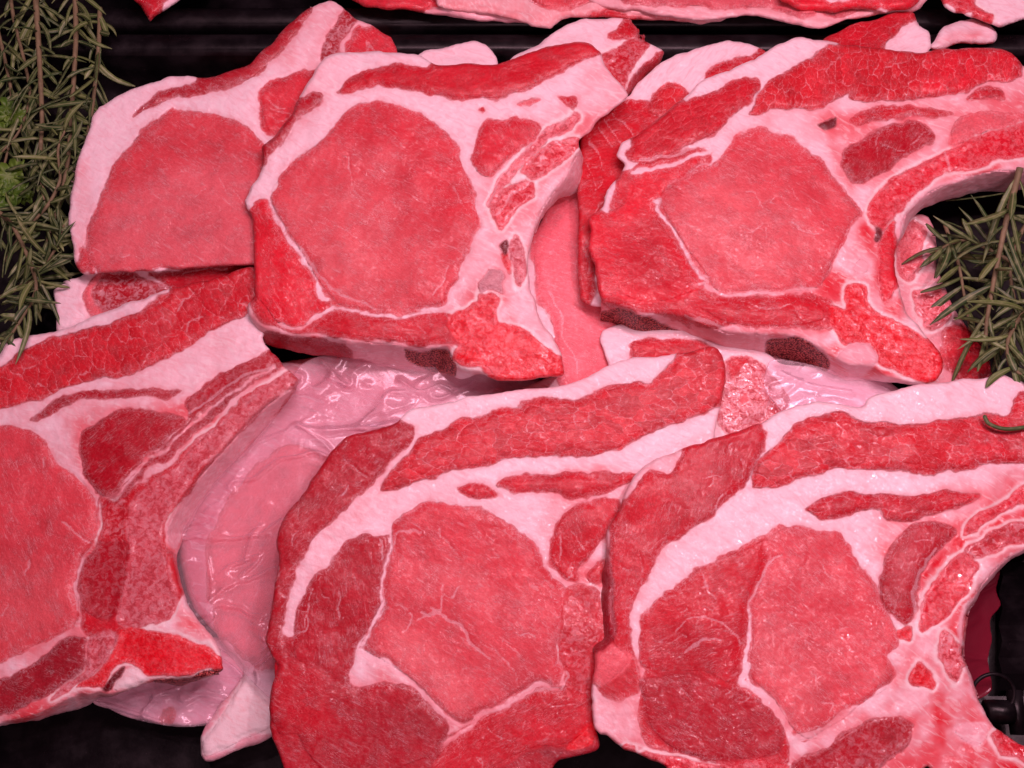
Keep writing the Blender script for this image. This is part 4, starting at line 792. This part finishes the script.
def sprig(label, path, h0, h1, step=15, L=(28, 54), w=1.3, tr=0.9, spread=0.75, dens=3, seed=0, group='rosemary sprigs garnishing the tray'):
    random.seed(seed); P2 = smooth(pts(path), False, 6); n = len(P2)
    hs = np.linspace(h0, h1, n); P = np.array([ray(q[0], q[1], h / 1000) for q, h in zip(P2, hs)])
    root = empty('rosemary_sprig', P[0]); tag(root, label, 'rosemary', group)
    V, F = tube(P, np.linspace(tr, tr * 0.5, n) / 1000, 8)
    A = [(0, 0.9, random.random()) for _ in V]
    mesh_obj('stem', V, F, TWIG, root, True, {'lf': A})
    V, F, A = [], [], []
    seg = np.linalg.norm(np.diff(P, axis=0), axis=1); tot = seg.sum(); cum = np.concatenate([[0], np.cumsum(seg)])
    s = 0.004
    while s < tot:
        i = min(np.searchsorted(cum, s) - 1, n - 2); f = (s - cum[i]) / seg[i]; p = P[i] * (1 - f) + P[i + 1] * f; t = (P[i + 1] - P[i]) / seg[i]
        a0 = random.random() * 6.28
        for k in range(dens):
            a = a0 + 6.28 * k / dens + random.uniform(-0.4, 0.4)
            u = np.cross(t, [0, 0, 1.0]); u /= np.linalg.norm(u); ww = np.cross(u, t)
            rad = u * math.cos(a) + ww * math.sin(a) * 0.75
            d = t * random.uniform(0.05, 1.0) + rad * (spread + random.uniform(-0.25, 0.35)) + np.array([random.gauss(0, .22), random.gauss(0, .22), 0])
            if d[2] < -0.5: d[2] *= 0.3
            LL = random.uniform(L[0] * 0.6, L[1]) * 0.00042 * (0.6 + 0.4 * min(1, (tot - s) / (tot * 0.3) + 0.3))
            bend = t * random.uniform(-0.1, 0.5) + np.array([random.uniform(-.35, .35), random.uniform(-.35, .35), random.uniform(-0.35, 0.1)])
            needle(V, F, A, p, d, LL, w * random.uniform(0.5, 1.15) / 1000, random.random() ** 1.6, bend)
        s += step * 0.00042 * random.uniform(0.7, 1.3)
    mesh_obj('leaves', V, F, NEEDLE, root, True, {'lf': A})
    return root
sprig('long rosemary sprig down the far left edge of the tray', '34,-30 37,20 40,70 42,120 40,165 44,200', 30, 34, seed=2, tr=1.5)
sprig('rosemary sprig reaching from the top left down beside the loin chop', '74,-25 76,30 74,75 71,120 68,160 60,200 48,240 34,280 22,310', 33, 30, seed=3, tr=1.3)
sprig('short rosemary twig nearest to the white fat of the top left chop', '100,8 99,40 96,75 92,110 84,150 72,190', 30, 30, seed=4, tr=1.2, dens=2, step=10)
sprig('dry rosemary twig crossing the top left corner', '8,-20 14,20 24,60 30,95 20,130 2,152', 28, 27, seed=5, tr=1.0)
sprig('rosemary sprig lying lowest along the left edge, tips over the white fat', '-10,205 12,225 30,262 36,290 22,318 6,342', 38, 36, seed=6, tr=1.1, step=9)
sprig('rosemary sprig fanning out left of the top left loin chop', '5,262 25,230 48,205 60,180 58,150 66,128', 34, 36, seed=7, tr=1.0)
sprig('leafy rosemary sprig curling at the bottom of the left bunch', '-5,300 15,290 35,275 55,250 64,225', 33, 35, seed=8, tr=1.0, step=9)
sprig('faint rosemary sprig in the shadow along the left edge', '-5,20 5,60 12,100 8,150 -4,190', 24, 24, seed=9, tr=1.0)
R = dict(group='rosemary sprigs garnishing the tray')
sprig('thick rosemary sprig hanging at the right edge with its bare woody stem on top', '1020,168 1013,195 1006,222 1000,250 993,285 987,320 985,350', 50, 36, seed=21, tr=1.5, L=(40, 66), step=16, w=1.55, dens=2, spread=0.55)
sprig('rosemary sprig on the right, its tip pointing left past the curved rib', '1012,262 990,250 968,240 950,244 936,252', 30, 30, seed=22, tr=1.0, w=1.4, L=(32, 52), step=11)
sprig('dark rosemary sprig under the woody one at the right edge', '1040,205 1020,235 1010,270 1015,310 1005,345', 27, 28, seed=23, tr=1.1, w=1.5, L=(34, 58), step=11)
sprig('rosemary sprig lowest at the right edge with tips on the lower chop', '1045,290 1022,315 1008,340 1010,365 1030,380', 44, 50, seed=24, tr=1.1, w=1.5, L=(34, 54), step=9)
sprig('rosemary sprig low beside the silvery membrane on the right', '945,225 958,262 965,300 970,330', 26, 30, seed=25, tr=0.9, w=1.4, L=(28, 46), step=13, dens=2)
V, F, A = [], [], []
p0, p1 = ray(984, 416, 0.0515), ray(1032, 424, 0.053)
pa = smooth(pts('984,415 988,423 999,428 1012,429 1032,426'), False, 5)
P3 = np.array([ray(q[0], q[1], 0.0525) for q in pa]); V, F = tube(P3, [0.0003] + [0.00085] * (len(P3) - 2) + [0.0006], 8)
o = mesh_obj('rosemary_needle', V, F, NEEDLE, None, True, {'lf': [(0, 0.9, 0.2)] * len(V)}); tag(o, 'single loose rosemary needle lying on the grainy belly strip at the right edge', 'rosemary needle')
def parsley(label, cx, cy, h, r, seed):
    random.seed(seed); c = ray(cx, cy, h / 1000); root = empty('parsley_sprig', c); tag(root, label, 'parsley', 'parsley under the rosemary')
    V, F = tube([c + np.array([0, 0, -0.012]), c + np.array([0.001, 0, -0.004]), c], 0.0007, 8); mesh_obj('stem', V, F, PARS, root, True, {'lf': [(0, .9, .5)] * len(V)})
    V, F, A = [], [], []
    for k in range(16):
        a = random.random() * 6.28; q = c + np.array([math.cos(a), math.sin(a), 0]) * r * random.random() + np.array([0, 0, random.uniform(-.003, .003)])
        b0 = len(V); R0 = r * random.uniform(0.35, 0.6); ax = random.uniform(-.5, .5); ay = random.uniform(-.5, .5); rr = random.random(); n = 22
        V.append(q); A.append((0, 0.5, rr))
        for ring in (0.5, 1.0):
            for j in range(n):
                t = 6.283 * j / n; rad = R0 * ring * (1 + (0.28 * math.sin(5 * t + k) + 0.12 * math.sin(11 * t)) * ring); x, y = math.cos(t) * rad, math.sin(t) * rad
                V.append(q + np.array([x, y, ax * x + ay * y + 0.0012 * math.sin(7 * t + k) * ring])); A.append((ring, 0.9 if j % 4 else 0.5, rr))
        for j in range(n):
            j2 = (j + 1) % n; F.append((b0, b0 + 1 + j, b0 + 1 + j2)); F.append((b0 + 1 + j, b0 + 1 + n + j, b0 + 1 + n + j2, b0 + 1 + j2))
    o = mesh_obj('leaves', V, F, PARS, root, True, {'lf': A}); sm_ = o.modifiers.new('thickness', 'SOLIDIFY'); sm_.thickness = 0.0003
parsley('bright green parsley leaf at the left edge under the upper rosemary', 4, 118, 26, 0.008, 1)
parsley('bright green parsley leaf at the left edge under the lower rosemary', 6, 188, 28, 0.0095, 2)
